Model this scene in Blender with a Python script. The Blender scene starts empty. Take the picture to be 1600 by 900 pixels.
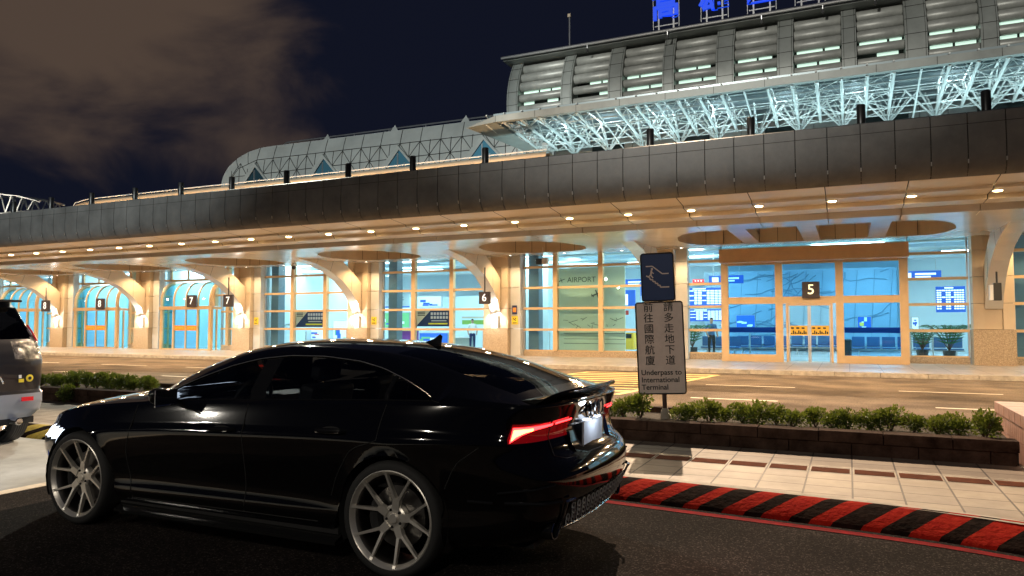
import bpy, bmesh, math, random
from mathutils import Vector, Matrix
R = math.radians
rnd = random.Random(7)
S = bpy.context.scene
COL = S.collection

# ------------------------------------------------------------------ camera, sky, exposure
F_, CX, CY, HC = 1137.0, 800.0, 450.0, 1.5
YAW, PIT = R(24.8), R(2.92)
cd = bpy.data.cameras.new('camera'); cam = bpy.data.objects.new('camera', cd); COL.objects.link(cam)
cam.location = (0, 0, HC); cam.rotation_euler = (R(90) + PIT, 0, YAW)
cd.lens = 36 * F_ / 1600; cd.sensor_width = 36; cd.clip_start = .05; cd.clip_end = 2000
S.camera = cam
_f = Vector((-math.sin(YAW) * math.cos(PIT), math.cos(YAW) * math.cos(PIT), math.sin(PIT)))
_r = Vector((math.cos(YAW), math.sin(YAW), 0)); _u = _r.cross(_f)
def ray(u, v): return _f + _r * ((u - CX) / F_) + _u * ((CY - v) / F_)
def gy(u, v, Y):
    d = ray(u, v); return Vector((0, 0, HC)) + d * (Y / d.y)
def gz(u, v, z=0):
    d = ray(u, v); return Vector((0, 0, HC)) + d * ((z - HC) / d.z)

S.view_settings.view_transform = 'Standard'; S.view_settings.look = 'None'
S.view_settings.exposure = 0.24; S.view_settings.gamma = 1
S.cycles.use_denoising = True
S.cycles.max_bounces = 7; S.cycles.transparent_max_bounces = 12
S.cycles.sample_clamp_indirect = 4

W = bpy.data.worlds.new('World'); S.world = W; W.use_nodes = True
def build_world():
    nt = W.node_tree; N = nt.nodes; L = nt.links; N.clear()
    out = N.new('ShaderNodeOutputWorld'); bg = N.new('ShaderNodeBackground')
    tc = N.new('ShaderNodeTexCoord')
    n1 = N.new('ShaderNodeTexNoise'); n1.inputs['Scale'].default_value = 4.2; n1.inputs['Detail'].default_value = 7
    n1.inputs['Roughness'].default_value = .52; n1.inputs['Distortion'].default_value = .5
    mp = N.new('ShaderNodeMapping'); mp.inputs['Scale'].default_value = (1, 1, 1.9); mp.inputs['Location'].default_value = (.35, .1, .2)
    L.new(tc.outputs['Generated'], mp.inputs[0]); L.new(mp.outputs[0], n1.inputs['Vector'])
    # a bank of cloud lit by the town, high in one part of the sky, thinning away from it
    def lobe(u, v, e0, e1):
        d = ray(u, v).normalized()
        dot = N.new('ShaderNodeVectorMath'); dot.operation = 'DOT_PRODUCT'
        L.new(tc.outputs['Generated'], dot.inputs[0]); dot.inputs[1].default_value = d
        mr = N.new('ShaderNodeMapRange'); mr.interpolation_type = 'SMOOTHSTEP'; mr.inputs[1].default_value = e0; mr.inputs[2].default_value = e1
        L.new(dot.outputs['Value'], mr.inputs[0]); return mr.outputs[0]
    def math_(op, a, b):
        m = N.new('ShaderNodeMath'); m.operation = op
        for i, x in enumerate((a, b)):
            if isinstance(x, (int, float)): m.inputs[i].default_value = x
            else: L.new(x, m.inputs[i])
        return m.outputs[0]
    l1 = lobe(60, 20, .93, 1.0); l2 = lobe(290, 200, .965, 1.0)
    m = math_('MAXIMUM', l1, l2)
    sx = N.new('ShaderNodeSeparateXYZ'); L.new(tc.outputs['Generated'], sx.inputs[0])
    gt = N.new('ShaderNodeMapRange'); gt.interpolation_type = 'SMOOTHSTEP'; gt.inputs[1].default_value = .10; gt.inputs[2].default_value = .33; L.new(sx.outputs['Z'], gt.inputs[0])
    m = math_('MULTIPLY', m, gt.outputs[0])
    s = math_('ADD', math_('MULTIPLY', m, .50), math_('MULTIPLY', n1.outputs['Fac'], 1.25))
    mr = N.new('ShaderNodeMapRange'); mr.interpolation_type = 'SMOOTHSTEP'
    mr.inputs[1].default_value = .74; mr.inputs[2].default_value = 1.20; L.new(s, mr.inputs[0])
    mix = N.new('ShaderNodeMixRGB'); mix.inputs[1].default_value = (.0046, .0058, .0130, 1); mix.inputs[2].default_value = (.066, .045, .034, 1)
    L.new(mr.outputs[0], mix.inputs[0]); L.new(mix.outputs[0], bg.inputs[0]); bg.inputs[1].default_value = 1.0
    L.new(bg.outputs[0], out.inputs[0])
build_world()

# ------------------------------------------------------------------ street lamps, mast lamps and added floods outside the frame
def _lamp(kind, name, loc, tgt, power, col, size, spot=None, blend=.5):
    d = bpy.data.lights.new(name, kind); d.energy = power; d.color = col
    if kind == 'AREA': d.size = size
    else: d.shadow_soft_size = size
    if spot: d.spot_size = R(spot); d.spot_blend = blend
    o = bpy.data.objects.new(name, d); COL.objects.link(o); o.location = loc
    o.rotation_euler = (Vector(tgt) - Vector(loc)).to_track_quat('-Z', 'Y').to_euler()
_lamp('SPOT', 'mast_lamp', (-5.0, 21.5, 14.0), (-1.5, 8.0, 0), 20500, (1, .75, .52), .06, 62)
_lamp('SPOT', 'mast_lamp', (-22, 22, 14.0), (-14, 9.0, 0), 10500, (.96, .95, .80), .1, 60)
_lamp('SPOT', 'added_flood', (-14, -26, 22), (-1, 42, 16.0), 62000, (1, .97, .88), .3, 34)  # added unseen light to brighten the upper hall and fascia, no mast stands here
_lamp('SPOT', 'added_flood', (-20, -26, 22), (-31, 40, 13), 62000, (.92, 1, .97), .3, 34)  # added unseen light to brighten the curved wing, no mast stands here
_lamp('SPOT', 'street_lamp_glow', (2.5, -7.5, 7.5), (-3, 5, .5), 800, (1, .9, .75), .12, 165)
_lamp('POINT', 'street_lamp_glow', (-21, -11, 5.2), (0, 0, 0), 420, (1, .93, .8), .12)
_lamp('POINT', 'street_lamp_glow', (-22.4, -11.3, 6.2), (0, 0, 0), 420, (1, .93, .8), .12)
_lamp('SPOT', 'street_lamp_glow', (-9, -8.5, 7.5), (-5, 5, .5), 650, (1, .9, .75), .12, 165)

# ------------------------------------------------------------------ materials
def M(name, col, rough=.6, metal=0, emit=None, es=0, bump=None, var=None, spec=None, coat=0, mottle=None):
    m = bpy.data.materials.new(name); m.use_nodes = True; nt = m.node_tree; N = nt.nodes; L = nt.links
    b = N['Principled BSDF']; b.inputs['Base Color'].default_value = (*col, 1)
    b.inputs['Roughness'].default_value = rough; b.inputs['Metallic'].default_value = metal
    if spec is not None: b.inputs['Specular IOR Level'].default_value = spec
    if coat: b.inputs['Coat Weight'].default_value = coat; b.inputs['Coat Roughness'].default_value = .02
    if emit: b.inputs['Emission Color'].default_value = (*emit, 1); b.inputs['Emission Strength'].default_value = es
    if bump or var:
        tc = N.new('ShaderNodeTexCoord')
    if bump:
        n = N.new('ShaderNodeTexNoise'); n.inputs['Scale'].default_value = bump[0]; n.inputs['Detail'].default_value = 6
        bp = N.new('ShaderNodeBump'); bp.inputs['Strength'].default_value = bump[1]; bp.inputs['Distance'].default_value = bump[2] if len(bump) > 2 else .01
        L.new(tc.outputs['Object'], n.inputs['Vector']); L.new(n.outputs['Fac'], bp.inputs['Height']); L.new(bp.outputs[0], b.inputs['Normal'])
    if var:   # (scale, amount, [second colour])
        n = N.new('ShaderNodeTexNoise'); n.inputs['Scale'].default_value = var[0]; n.inputs['Detail'].default_value = 8; n.inputs['Roughness'].default_value = .65
        mr = N.new('ShaderNodeMapRange'); mr.inputs[1].default_value = .3; mr.inputs[2].default_value = .7
        mx = N.new('ShaderNodeMixRGB'); a = var[1]
        mx.inputs[1].default_value = (*[c * (1 - a) for c in col], 1)
        mx.inputs[2].default_value = (*(var[2] if len(var) > 2 else [min(1, c * (1 + a)) for c in col]), 1)
        L.new(tc.outputs['Object'], n.inputs['Vector']); L.new(n.outputs['Fac'], mr.inputs[0]); L.new(mr.outputs[0], mx.inputs[0]); L.new(mx.outputs[0], b.inputs['Base Color'])
        r = N.new('ShaderNodeMapRange'); r.inputs[3].default_value = max(0, rough - .08); r.inputs[4].default_value = min(1, rough + .08)
        L.new(n.outputs['Fac'], r.inputs[0]); L.new(r.outputs[0], b.inputs['Roughness'])
    return m
def glass(name, tint, refl=.9, rough=.0):
    m = bpy.data.materials.new(name); m.use_nodes = True; nt = m.node_tree; N = nt.nodes; L = nt.links; N.clear()
    out = N.new('ShaderNodeOutputMaterial'); t = N.new('ShaderNodeBsdfTransparent'); g = N.new('ShaderNodeBsdfGlossy')
    t.inputs[0].default_value = (*tint, 1); g.inputs[0].default_value = (refl, refl, refl, 1); g.inputs[1].default_value = rough
    fr = N.new('ShaderNodeFresnel'); fr.inputs[0].default_value = 1.5; mx = N.new('ShaderNodeMixShader')
    L.new(fr.outputs[0], mx.inputs[0]); L.new(t.outputs[0], mx.inputs[1]); L.new(g.outputs[0], mx.inputs[2]); L.new(mx.outputs[0], out.inputs[0])
    return m
def tiles(name, c1, c2, mortar, bw, bh, rough, size=.01, off=0, bumpy=.3, stain=.25):
    m = bpy.data.materials.new(name); m.use_nodes = True; nt = m.node_tree; N = nt.nodes; L = nt.links
    b = N['Principled BSDF']; tc = N.new('ShaderNodeTexCoord'); br = N.new('ShaderNodeTexBrick')
    br.offset = off; br.inputs['Color1'].default_value = (*c1, 1); br.inputs['Color2'].default_value = (*c2, 1); br.inputs['Mortar'].default_value = (*mortar, 1)
    br.inputs['Scale'].default_value = 1; br.inputs['Brick Width'].default_value = bw; br.inputs['Row Height'].default_value = bh
    br.inputs['Mortar Size'].default_value = size; br.inputs['Mortar Smooth'].default_value = .1
    n = N.new('ShaderNodeTexNoise'); n.inputs['Scale'].default_value = 1.7; n.inputs['Detail'].default_value = 9; n.inputs['Roughness'].default_value = .7
    mr = N.new('ShaderNodeMapRange'); mr.inputs[1].default_value = .3; mr.inputs[2].default_value = .75; mr.inputs[3].default_value = 1 - stain; mr.inputs[4].default_value = 1
    mul = N.new('ShaderNodeMixRGB'); mul.blend_type = 'MULTIPLY'; mul.inputs[0].default_value = 1
    L.new(tc.outputs['Object'], br.inputs['Vector']); L.new(tc.outputs['Object'], n.inputs['Vector']); L.new(n.outputs['Fac'], mr.inputs[0])
    L.new(br.outputs['Color'], mul.inputs[1]); L.new(mr.outputs[0], mul.inputs[2]); L.new(mul.outputs[0], b.inputs['Base Color'])
    r2 = N.new('ShaderNodeMapRange'); r2.inputs[3].default_value = rough + .15; r2.inputs[4].default_value = rough - .12; L.new(n.outputs['Fac'], r2.inputs[0]); L.new(r2.outputs[0], b.inputs['Roughness'])
    bp = N.new('ShaderNodeBump'); bp.inputs['Strength'].default_value = bumpy; bp.inputs['Distance'].default_value = .01; bp.invert = True
    L.new(br.outputs['Fac'], bp.inputs['Height']); L.new(bp.outputs[0], b.inputs['Normal'])
    return m
def asphalt(name, col, speck):
    m = bpy.data.materials.new(name); m.use_nodes = True; nt = m.node_tree; N = nt.nodes; L = nt.links
    b = N['Principled BSDF']; b.inputs['Roughness'].default_value = 1.0; b.inputs['Specular IOR Level'].default_value = .06; tc = N.new('ShaderNodeTexCoord')
    n = N.new('ShaderNodeTexNoise'); n.inputs['Scale'].default_value = 38; n.inputs['Detail'].default_value = 6; n.inputs['Roughness'].default_value = .7
    n2 = N.new('ShaderNodeTexNoise'); n2.inputs['Scale'].default_value = .8; n2.inputs['Detail'].default_value = 6
    v = N.new('ShaderNodeTexVoronoi'); v.inputs['Scale'].default_value = 120
    for x in (n, n2, v): L.new(tc.outputs['Object'], x.inputs['Vector'])
    cr = N.new('ShaderNodeValToRGB'); cr.color_ramp.elements[0].position = .35; cr.color_ramp.elements[0].color = (*[c * .45 for c in col], 1)
    cr.color_ramp.elements[1].position = .7; cr.color_ramp.elements[1].color = (*[c * 1.7 for c in col], 1)
    L.new(n.outputs['Fac'], cr.inputs[0])
    sep = N.new('ShaderNodeSeparateColor'); L.new(v.outputs['Color'], sep.inputs[0])
    sp = N.new('ShaderNodeMapRange'); sp.inputs[1].default_value = .86; sp.inputs[2].default_value = .97; sp.inputs[3].default_value = 0; sp.inputs[4].default_value = speck
    L.new(sep.outputs[0], sp.inputs[0])
    mx = N.new('ShaderNodeMixRGB'); mx.inputs[2].default_value = (.35, .3, .26, 1); L.new(sp.outputs[0], mx.inputs[0]); L.new(cr.outputs[0], mx.inputs[1])
    mr = N.new('ShaderNodeMapRange'); mr.inputs[1].default_value = .3; mr.inputs[2].default_value = .7; mr.inputs[3].default_value = .55; mr.inputs[4].default_value = 1.4
    L.new(n2.outputs['Fac'], mr.inputs[0]); mu = N.new('ShaderNodeMixRGB'); mu.blend_type = 'MULTIPLY'; mu.inputs[0].default_value = 1
    L.new(mx.outputs[0], mu.inputs[1]); L.new(mr.outputs[0], mu.inputs[2]); L.new(mu.outputs[0], b.inputs['Base Color'])
    bp = N.new('ShaderNodeBump'); bp.inputs['Strength'].default_value = .6; bp.inputs['Distance'].default_value = .006
    L.new(n.outputs['Fac'], bp.inputs['Height']); L.new(bp.outputs[0], b.inputs['Normal'])
    return m

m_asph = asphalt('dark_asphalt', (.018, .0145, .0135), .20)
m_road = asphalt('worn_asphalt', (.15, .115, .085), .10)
m_conc = M('pale_concrete', (.36, .37, .36), .8, bump=(9, .3), var=(1.5, .3))
m_pave = tiles('island_paving', (.48, .39, .30), (.36, .29, .23), (.07, .05, .045), .372, .31, .55, .008, stain=.45)
m_tpave = tiles('terminal_paving', (.56, .47, .40), (.48, .40, .33), (.22, .17, .14), .9, .9, .35, .012, stain=.3)
m_band = M('brown_band', (.12, .040, .022), .95, var=(8, .4), spec=.05)
m_kerbtop = M('kerb_concrete', (.42, .37, .31), .8, bump=(30, .4), var=(5, .35))
m_red = M('kerb_red', (.48, .010, .008), .9, bump=(25, .9, .015), var=(14, .35, (.44, .03, .014)), spec=.04)
m_black = M('kerb_black', (.010, .006, .005), .95, bump=(25, .9, .015), var=(9, .5, (.028, .016, .012)), spec=.04)
m_yel = M('kerb_yellow', (.55, .42, .07), .6, bump=(25, .5), var=(7, .4))
m_redline = M('red_line', (.20, .002, .006), .9, var=(12, .5), spec=.1)
m_white = M('white_marking', (.70, .62, .5), .7, var=(10, .25))
m_yline = M('yellow_marking', (.70, .50, .20), .7, var=(10, .2))
m_planter = M('planter_stone', (.045, .024, .017), .9, bump=(14, .8), var=(5, .6, (.10, .062, .046)), spec=.1)
m_soil = M('soil', (.04, .028, .02), .95, bump=(20, .8, .03))
m_cream = M('cream_panel', (.62, .50, .36), .42, var=(.8, .08), bump=(3, .03))
m_grey_panel = M('grey_panel', (.55, .54, .52), .45, var=(.9, .12))
m_soffit = M('soffit_panel', (.68, .58, .44), .34, metal=.25, var=(.7, .1))
m_soffit2 = M('soffit_pale', (.70, .66, .60), .2, metal=.35, var=(.7, .08))
m_coffer = M('coffer_panel', (.48, .39, .28), .5, var=(.8, .1))
m_dark = M('joint_dark', (.02, .018, .016), .8)
m_fascia = M('fascia_panel', (.12, .12, .118), .5, metal=.1, var=(1.1, .3), bump=(2, .04))
m_granite = M('granite', (.42, .30, .19), .5, bump=(26, .9, .02), var=(28, .5, (.62, .48, .33)))
m_frame = M('bronze_frame', (.68, .47, .26), .38, metal=.3, var=(2, .08))
m_head = M('brown_head', (.50, .30, .15), .5, var=(2, .1))
m_gl = glass('clear_glass', (.74, .94, .97))
m_glb = glass('blue_glass', (.30, .68, .94))
m_glt = glass('teal_glass', (.38, .80, .90))
m_alu = M('aluminium', (.6, .6, .6), .35, metal=.8)
m_wht = M('white_paint', (.8, .8, .8), .5)
m_truss = M('white_steel', (.78, .82, .80), .4)
m_louv = M('louvre', (.42, .50, .52), .3, metal=.5)
m_hall = M('hall_panel', (.33, .35, .33), .45, metal=.2, var=(.6, .22), bump=(2, .06))
m_tube = M('hall_tube', (.42, .43, .40), .42, metal=.2, var=(1.1, .25), bump=(3, .05))
m_roofd = M('roof_dark', (.06, .07, .08), .6, var=(1, .3))
m_wing = M('wing_panel', (.50, .52, .50), .5, metal=.1, var=(.5, .15))
m_post = M('post_black', (.015, .015, .015), .35)
m_navy = M('navy', (.012, .025, .10), .5)
m_signblue = M('sign_blue', (.008, .035, .14), .45)
m_signwhite = M('sign_white', (.72, .63, .58), .5, var=(6, .08))
m_ink = M('ink', (.012, .012, .012), .6)
m_numb = M('number_back', (.05, .035, .04), .5)
m_numb_lit = M('number_lit', (.9, .85, .6), .5, emit=(1, .9, .55), es=1.0)
m_num_w = M('number_white', (.9, .9, .9), .5, emit=(1, 1, 1), es=.8)
m_yplate = M('yellow_notice', (.80, .62, .04), .5)
m_orange = M('orange_band', (.85, .30, .04), .5)
m_amber = M('amber_band', (.85, .50, .05), .5)
m_iwall = M('inner_wall', (.62, .72, .76), .7, var=(.4, .08))
m_ifloor = M('inner_floor', (.45, .52, .55), .2, var=(.6, .1))
m_iceil = M('inner_ceiling', (.58, .70, .76), .6)
m_frost = M('frosted_film', (.66, .72, .58), .7)
m_frost_ink = M('film_ink', (.12, .15, .13), .7)
m_screen = M('screen_blue', (.01, .05, .25), .4, emit=(.03, .12, .55), es=.8)
m_screen_w = M('screen_white', (.8, .9, .95), .4, emit=(.75, .9, 1), es=1.1)
m_purple = M('purple_counter', (.22, .05, .30), .5)
m_counter = M('counter', (.42, .46, .44), .5)
m_seat = M('seat_blue', (.05, .13, .28), .5)
m_mural = M('mural_stone', (.30, .42, .50), .6, bump=(3, .4, .05))
m_pot = M('pot_black', (.03, .03, .03), .5)
m_leaf = M('leaf', (.06, .115, .02), .5, var=(5, .5, (.13, .20, .04)))
def _translucent(m, amt, col):
    nt = m.node_tree; N = nt.nodes; L = nt.links; out = N['Material Output']; b = N['Principled BSDF']
    t = N.new('ShaderNodeBsdfTranslucent'); t.inputs[0].default_value = (*col, 1); mx = N.new('ShaderNodeMixShader'); mx.inputs[0].default_value = amt
    L.new(b.outputs[0], mx.inputs[1]); L.new(t.outputs[0], mx.inputs[2]); L.new(mx.outputs[0], out.inputs[0])
_translucent(m_leaf, .40, (.20, .25, .03))
m_palm = M('palm_leaf', (.03, .14, .05), .5)
m_twig = M('twig', (.10, .06, .035), .8)
def lamp_mat(name, c, s): return M(name, c, .5, emit=c, es=s)
m_warm = lamp_mat('warm_lamp', (1, .68, .30), 28)
m_cool = lamp_mat('cool_lamp', (.8, .95, 1), 9)
m_whitelamp = lamp_mat('white_lamp', (1, .93, .80), 14)
m_winlit = lamp_mat('lit_window', (.62, .85, .72), .75)
m_letter = M('blue_letter', (.01, .04, .5), .5, emit=(.01, .07, .75), es=.75)

# ------------------------------------------------------------------ mesh helpers
class MB:
    def __init__(s, org=(0, 0, 0)): s.v = []; s.f = []; s.mi = []; s.mats = []; s.org = Vector(org)
    def m(s, mat):
        if mat not in s.mats: s.mats.append(mat)
        return s.mats.index(mat)
    def add(s, vs, fs, mat):
        o = len(s.v); k = s.m(mat); s.v += [Vector(p) for p in vs]
        for f in fs: s.f.append([i + o for i in f]); s.mi.append(k)
    def quad(s, a, b, c, d, mat): s.add([a, b, c, d], [(0, 1, 2, 3)], mat)
    def box(s, x0, x1, y0, y1, z0, z1, mat, T=None):
        vs = [(x0, y0, z0), (x1, y0, z0), (x1, y1, z0), (x0, y1, z0), (x0, y0, z1), (x1, y0, z1), (x1, y1, z1), (x0, y1, z1)]
        if T: vs = [T @ Vector(p) for p in vs]
        s.add(vs, [(0, 3, 2, 1), (4, 5, 6, 7), (0, 1, 5, 4), (1, 2, 6, 5), (2, 3, 7, 6), (3, 0, 4, 7)], mat)
    def prism(s, poly, axis, a, b, mat):   # poly of 2-D points in the other two axes (order kept), extruded along axis
        def P(p, t):
            return {'x': (t, p[0], p[1]), 'y': (p[0], t, p[1]), 'z': (p[0], p[1], t)}[axis]
        n = len(poly); vs = [P(p, a) for p in poly] + [P(p, b) for p in poly]
        s.add(vs, [list(range(n))[::-1], [i + n for i in range(n)]] + [(i, (i + 1) % n, (i + 1) % n + n, i + n) for i in range(n)], mat)
    def tube(s, path, r, mat, n=8, cap=True):
        path = [Vector(p) for p in path]; rr = r if isinstance(r, (list, tuple)) else [r] * len(path)
        vs = []; up = Vector((0, 0, 1)); last = None
        for i, p in enumerate(path):
            d = (path[min(i + 1, len(path) - 1)] - path[max(i - 1, 0)]).normalized()
            a = d.cross(up)
            if a.length < .05: a = d.cross(Vector((1, 0, 0)))
            a.normalize(); b = a.cross(d)
            if last and a.dot(last) < 0: a = -a; b = -b
            last = a
            for k in range(n):
                t = 2 * math.pi * k / n; vs.append(p + (a * math.cos(t) + b * math.sin(t)) * rr[i])
        fs = [(i * n + k, i * n + (k + 1) % n, (i + 1) * n + (k + 1) % n, (i + 1) * n + k) for i in range(len(path) - 1) for k in range(n)]
        if cap: fs += [list(range(n))[::-1], [(len(path) - 1) * n + k for k in range(n)]]
        s.add(vs, fs, mat)
    def bar(s, p, q, w, t, mat, up=(0, 0, 1), w2=None, t2=None):
        p = Vector(p); q = Vector(q); d = (q - p).normalized(); a = d.cross(Vector(up)).normalized(); b = a.cross(d)
        w2 = w2 or w; t2 = t2 or t
        vs = [p + a * x * w / 2 + b * y * t / 2 for x, y in ((-1, -1), (1, -1), (1, 1), (-1, 1))] + [q + a * x * w2 / 2 + b * y * t2 / 2 for x, y in ((-1, -1), (1, -1), (1, 1), (-1, 1))]
        s.add(vs, [(0, 3, 2, 1), (4, 5, 6, 7), (0, 1, 5, 4), (1, 2, 6, 5), (2, 3, 7, 6), (3, 0, 4, 7)], mat)
    def disc(s, c, nrm, r, mat, n=20, ry=None):
        c = Vector(c); nrm = Vector(nrm).normalized(); a = nrm.orthogonal().normalized(); b = nrm.cross(a)
        s.add([c + a * math.cos(2 * math.pi * k / n) * r + b * math.sin(2 * math.pi * k / n) * (ry or r) for k in range(n)], [list(range(n))], mat)
    def lathe(s, prof, c, axis, mat, n=32):   # prof: (radius, height along axis)
        c = Vector(c); ax = Vector(axis).normalized(); a = ax.orthogonal().normalized(); b = ax.cross(a); vs = []
        for r, h in prof:
            for k in range(n):
                t = 2 * math.pi * k / n; vs.append(c + ax * h + (a * math.cos(t) + b * math.sin(t)) * r)
        s.add(vs, [(i * n + k, i * n + (k + 1) % n, (i + 1) * n + (k + 1) % n, (i + 1) * n + k) for i in range(len(prof) - 1) for k in range(n)], mat)
    def ell(s, c, r, mat, n=14, m=9):
        vs = []; c = Vector(c)
        for i in range(m + 1):
            ph = math.pi * i / m
            for k in range(n):
                t = 2 * math.pi * k / n; vs.append(c + Vector((r[0] * math.sin(ph) * math.cos(t), r[1] * math.sin(ph) * math.sin(t), r[2] * math.cos(ph))))
        s.add(vs, [(i * n + k, i * n + (k + 1) % n, (i + 1) * n + (k + 1) % n, (i + 1) * n + k) for i in range(m) for k in range(n)], mat)
    def build(s, name, parent=None, smooth=False, bevel=0, ang=40):
        me = bpy.data.meshes.new(name); me.from_pydata([tuple(p - s.org) for p in s.v], [], s.f)
        for m_ in s.mats: me.materials.append(m_)
        me.polygons.foreach_set('material_index', s.mi)
        if smooth:
            me.polygons.foreach_set('use_smooth', [True] * len(me.polygons))
        me.update()
        if smooth:
            bm = bmesh.new(); bm.from_mesh(me); bmesh.ops.remove_doubles(bm, verts=bm.verts, dist=1e-5)
            bmesh.ops.recalc_face_normals(bm, faces=bm.faces)
            for e in bm.edges:
                if len(e.link_faces) == 2 and e.calc_face_angle(0) > R(ang): e.smooth = False
            bm.to_mesh(me); bm.free()
        o = bpy.data.objects.new(name, me); COL.objects.link(o)
        if parent: o.parent = parent
        if bevel:
            b = o.modifiers.new('bevel', 'BEVEL'); b.width = bevel; b.segments = 2; b.limit_method = 'ANGLE'
        return o
def tag(o, label=None, cat=None, group=None, kind=None):
    if label: o['label'] = label
    if cat: o['category'] = cat
    if group: o['group'] = group
    if kind: o['kind'] = kind
    return o
def thing(name, loc, label, cat, group=None, rz=0):
    e = bpy.data.objects.new(name, None); COL.objects.link(e); e.location = loc; e.rotation_euler = (0, 0, rz); e.empty_display_size = .2
    return tag(e, label, cat, group)
def text_obj(body, size, mat, loc, parent=None, name='lettering', rot=(R(90), 0, 0), ext=.002, align='CENTER', sp=1, bold=0):
    c = bpy.data.curves.new('t', 'FONT'); c.body = body; c.size = size; c.extrude = ext; c.align_x = align; c.align_y = 'CENTER'; c.space_line = sp; c.offset = bold
    t = bpy.data.objects.new('t', c); COL.objects.link(t)
    me = bpy.data.meshes.new_from_object(t.evaluated_get(bpy.context.evaluated_depsgraph_get())); bpy.data.objects.remove(t)
    me.materials.clear(); me.materials.append(mat)
    o = bpy.data.objects.new(name, me); COL.objects.link(o); o.location = loc; o.rotation_euler = rot
    if parent: o.parent = parent
    return o
def copy_tree(o, parent=None):
    c = o.copy(); COL.objects.link(c)
    if parent: c.parent = parent
    for ch in list(o.children): copy_tree(ch, c)
    return c
def light(kind, loc, power, col, parent=None, name='lamp_light', size=.1, target=None, spot=None, blend=.4, sy=None):
    d = bpy.data.lights.new(name, kind); d.energy = power; d.color = col
    if kind == 'AREA':
        d.size = size
        if sy: d.shape = 'RECTANGLE'; d.size_y = sy
    else: d.shadow_soft_size = size
    if spot: d.spot_size = R(spot); d.spot_blend = blend
    o = bpy.data.objects.new(name, d); COL.objects.link(o); o.location = loc
    if target is not None: o.rotation_euler = (Vector(target) - Vector(loc)).to_track_quat('-Z', 'Y').to_euler()
    if parent: o.parent = parent
    return o
def interp(tab, x):
    if x <= tab[0][0]: return tab[0][1]
    for (a, p), (b, q) in zip(tab, tab[1:]):
        if x <= b:
            t = (x - a) / (b - a); return p + (q - p) * t
    return tab[-1][1]
def sinterp(tab, x):   # smooth (Catmull-Rom) through the table
    if x <= tab[0][0]: return tab[0][1]
    if x >= tab[-1][0]: return tab[-1][1]
    for i in range(len(tab) - 1):
        if x <= tab[i + 1][0]:
            x0, y0 = tab[i]; x1, y1 = tab[i + 1]; h = x1 - x0; t = (x - x0) / h
            def sl(j):
                if j <= 0: return (tab[1][1] - tab[0][1]) / (tab[1][0] - tab[0][0])
                if j >= len(tab) - 1: return (tab[-1][1] - tab[-2][1]) / (tab[-1][0] - tab[-2][0])
                return (tab[j + 1][1] - tab[j - 1][1]) / (tab[j + 1][0] - tab[j - 1][0])
            a, b = sl(i) * h, sl(i + 1) * h
            return (2 * t**3 - 3 * t**2 + 1) * y0 + (t**3 - 2 * t**2 + t) * a + (-2 * t**3 + 3 * t**2) * y1 + (t**3 - t**2) * b

# ------------------------------------------------------------------ ground, roads, kerbs
def struct(mb, name, **k): return tag(mb.build(name, **k), kind='structure')
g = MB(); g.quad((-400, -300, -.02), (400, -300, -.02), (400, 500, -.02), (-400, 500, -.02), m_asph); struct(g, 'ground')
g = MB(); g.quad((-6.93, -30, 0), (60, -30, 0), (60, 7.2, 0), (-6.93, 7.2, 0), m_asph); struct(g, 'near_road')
g = MB(); g.quad((-120, -30, 0), (-6.93, -30, 0), (-6.93, 7.2, 0), (-120, 7.2, 0), m_conc); struct(g, 'concrete_bay_ground')
g = MB(); g.quad((-160, 9.9, 0), (80, 9.9, 0), (80, 23.6, 0), (-160, 23.6, 0), m_road); struct(g, 'drop_off_road')
g = MB(); g.box(-6.99, -6.84, -4, 5.95, 0, .004, m_white); struct(g, 'stop_line_marking')
KP = [(-60, 6.15), (-8, 6.17), (-2.4, 6.17), (-1.88, 6.15), (-1.1, 6.08), (-.14, 6.0), (.47, 5.92), (1.0, 5.78), (1.7, 5.52), (3, 4.9), (6, 3.1), (12, -1)]
def kpath(x): return sinterp(KP, x)
def kerb():
    mb = MB(); ml = MB(); mt = MB(); x = -30.0; i = 0
    prof = [(0, 0), (.02, .03), (.23, .125), (.27, .134), (.30, .135)]
    while x < 8:
        w = .165 if x > -8 else .26
        c = (m_red if i % 2 else m_black) if x > -8 else (m_yel if i % 2 else m_black)
        sl = .30
        w0 = w * (1 + .25 * math.sin(i * 2.3))
        for a, b in zip(prof, prof[1:]):
            mb.quad((x + a[0] * sl / .3, kpath(x) + a[0], a[1]), (x + w0 + a[0] * sl / .3, kpath(x + w0) + a[0], a[1]),
                    (x + w0 + b[0] * sl / .3, kpath(x + w0) + b[0], b[1]), (x + b[0] * sl / .3, kpath(x) + b[0], b[1]), c)
        if x > -7:
            ml.quad((x, kpath(x) - .17, .004), (x + w0, kpath(x + w0) - .17, .004), (x + w0, kpath(x + w0) - .08, .004), (x, kpath(x) - .08, .004), m_redline)
        x += w0; i += 1
    o = struct(mb, 'kerb', smooth=True)
    struct(ml, 'red_kerb_line_marking')
    n = 200
    for k in range(n):
        a = -60 + 70 * k / n; b = -60 + 70 * (k + 1) / n
        mt.quad((a, kpath(a) + .305, .134), (b, kpath(b) + .305, .134), (b, kpath(b) + .42, .134), (a, kpath(a) + .42, .134), m_kerbtop)
    struct(mt, 'kerb_back_edge')
    mp = MB()
    for k in range(n):
        a = -60 + 70 * k / n; b = -60 + 70 * (k + 1) / n
        mp.quad((a, kpath(a) + .42, .13), (b, kpath(b) + .42, .13), (b, 8.6, .13), (a, 8.6, .13), m_pave)
    struct(mp, 'island_pavement')
    mb2 = MB()
    k = -24
    while k * .372 < 6:
        xx = k * .372; mb2.box(xx + .02, xx + .352, 7.47, 7.69, .131, .134, m_band); k += 1
    struct(mb2, 'pavement_brown_band')
kerb()
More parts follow.
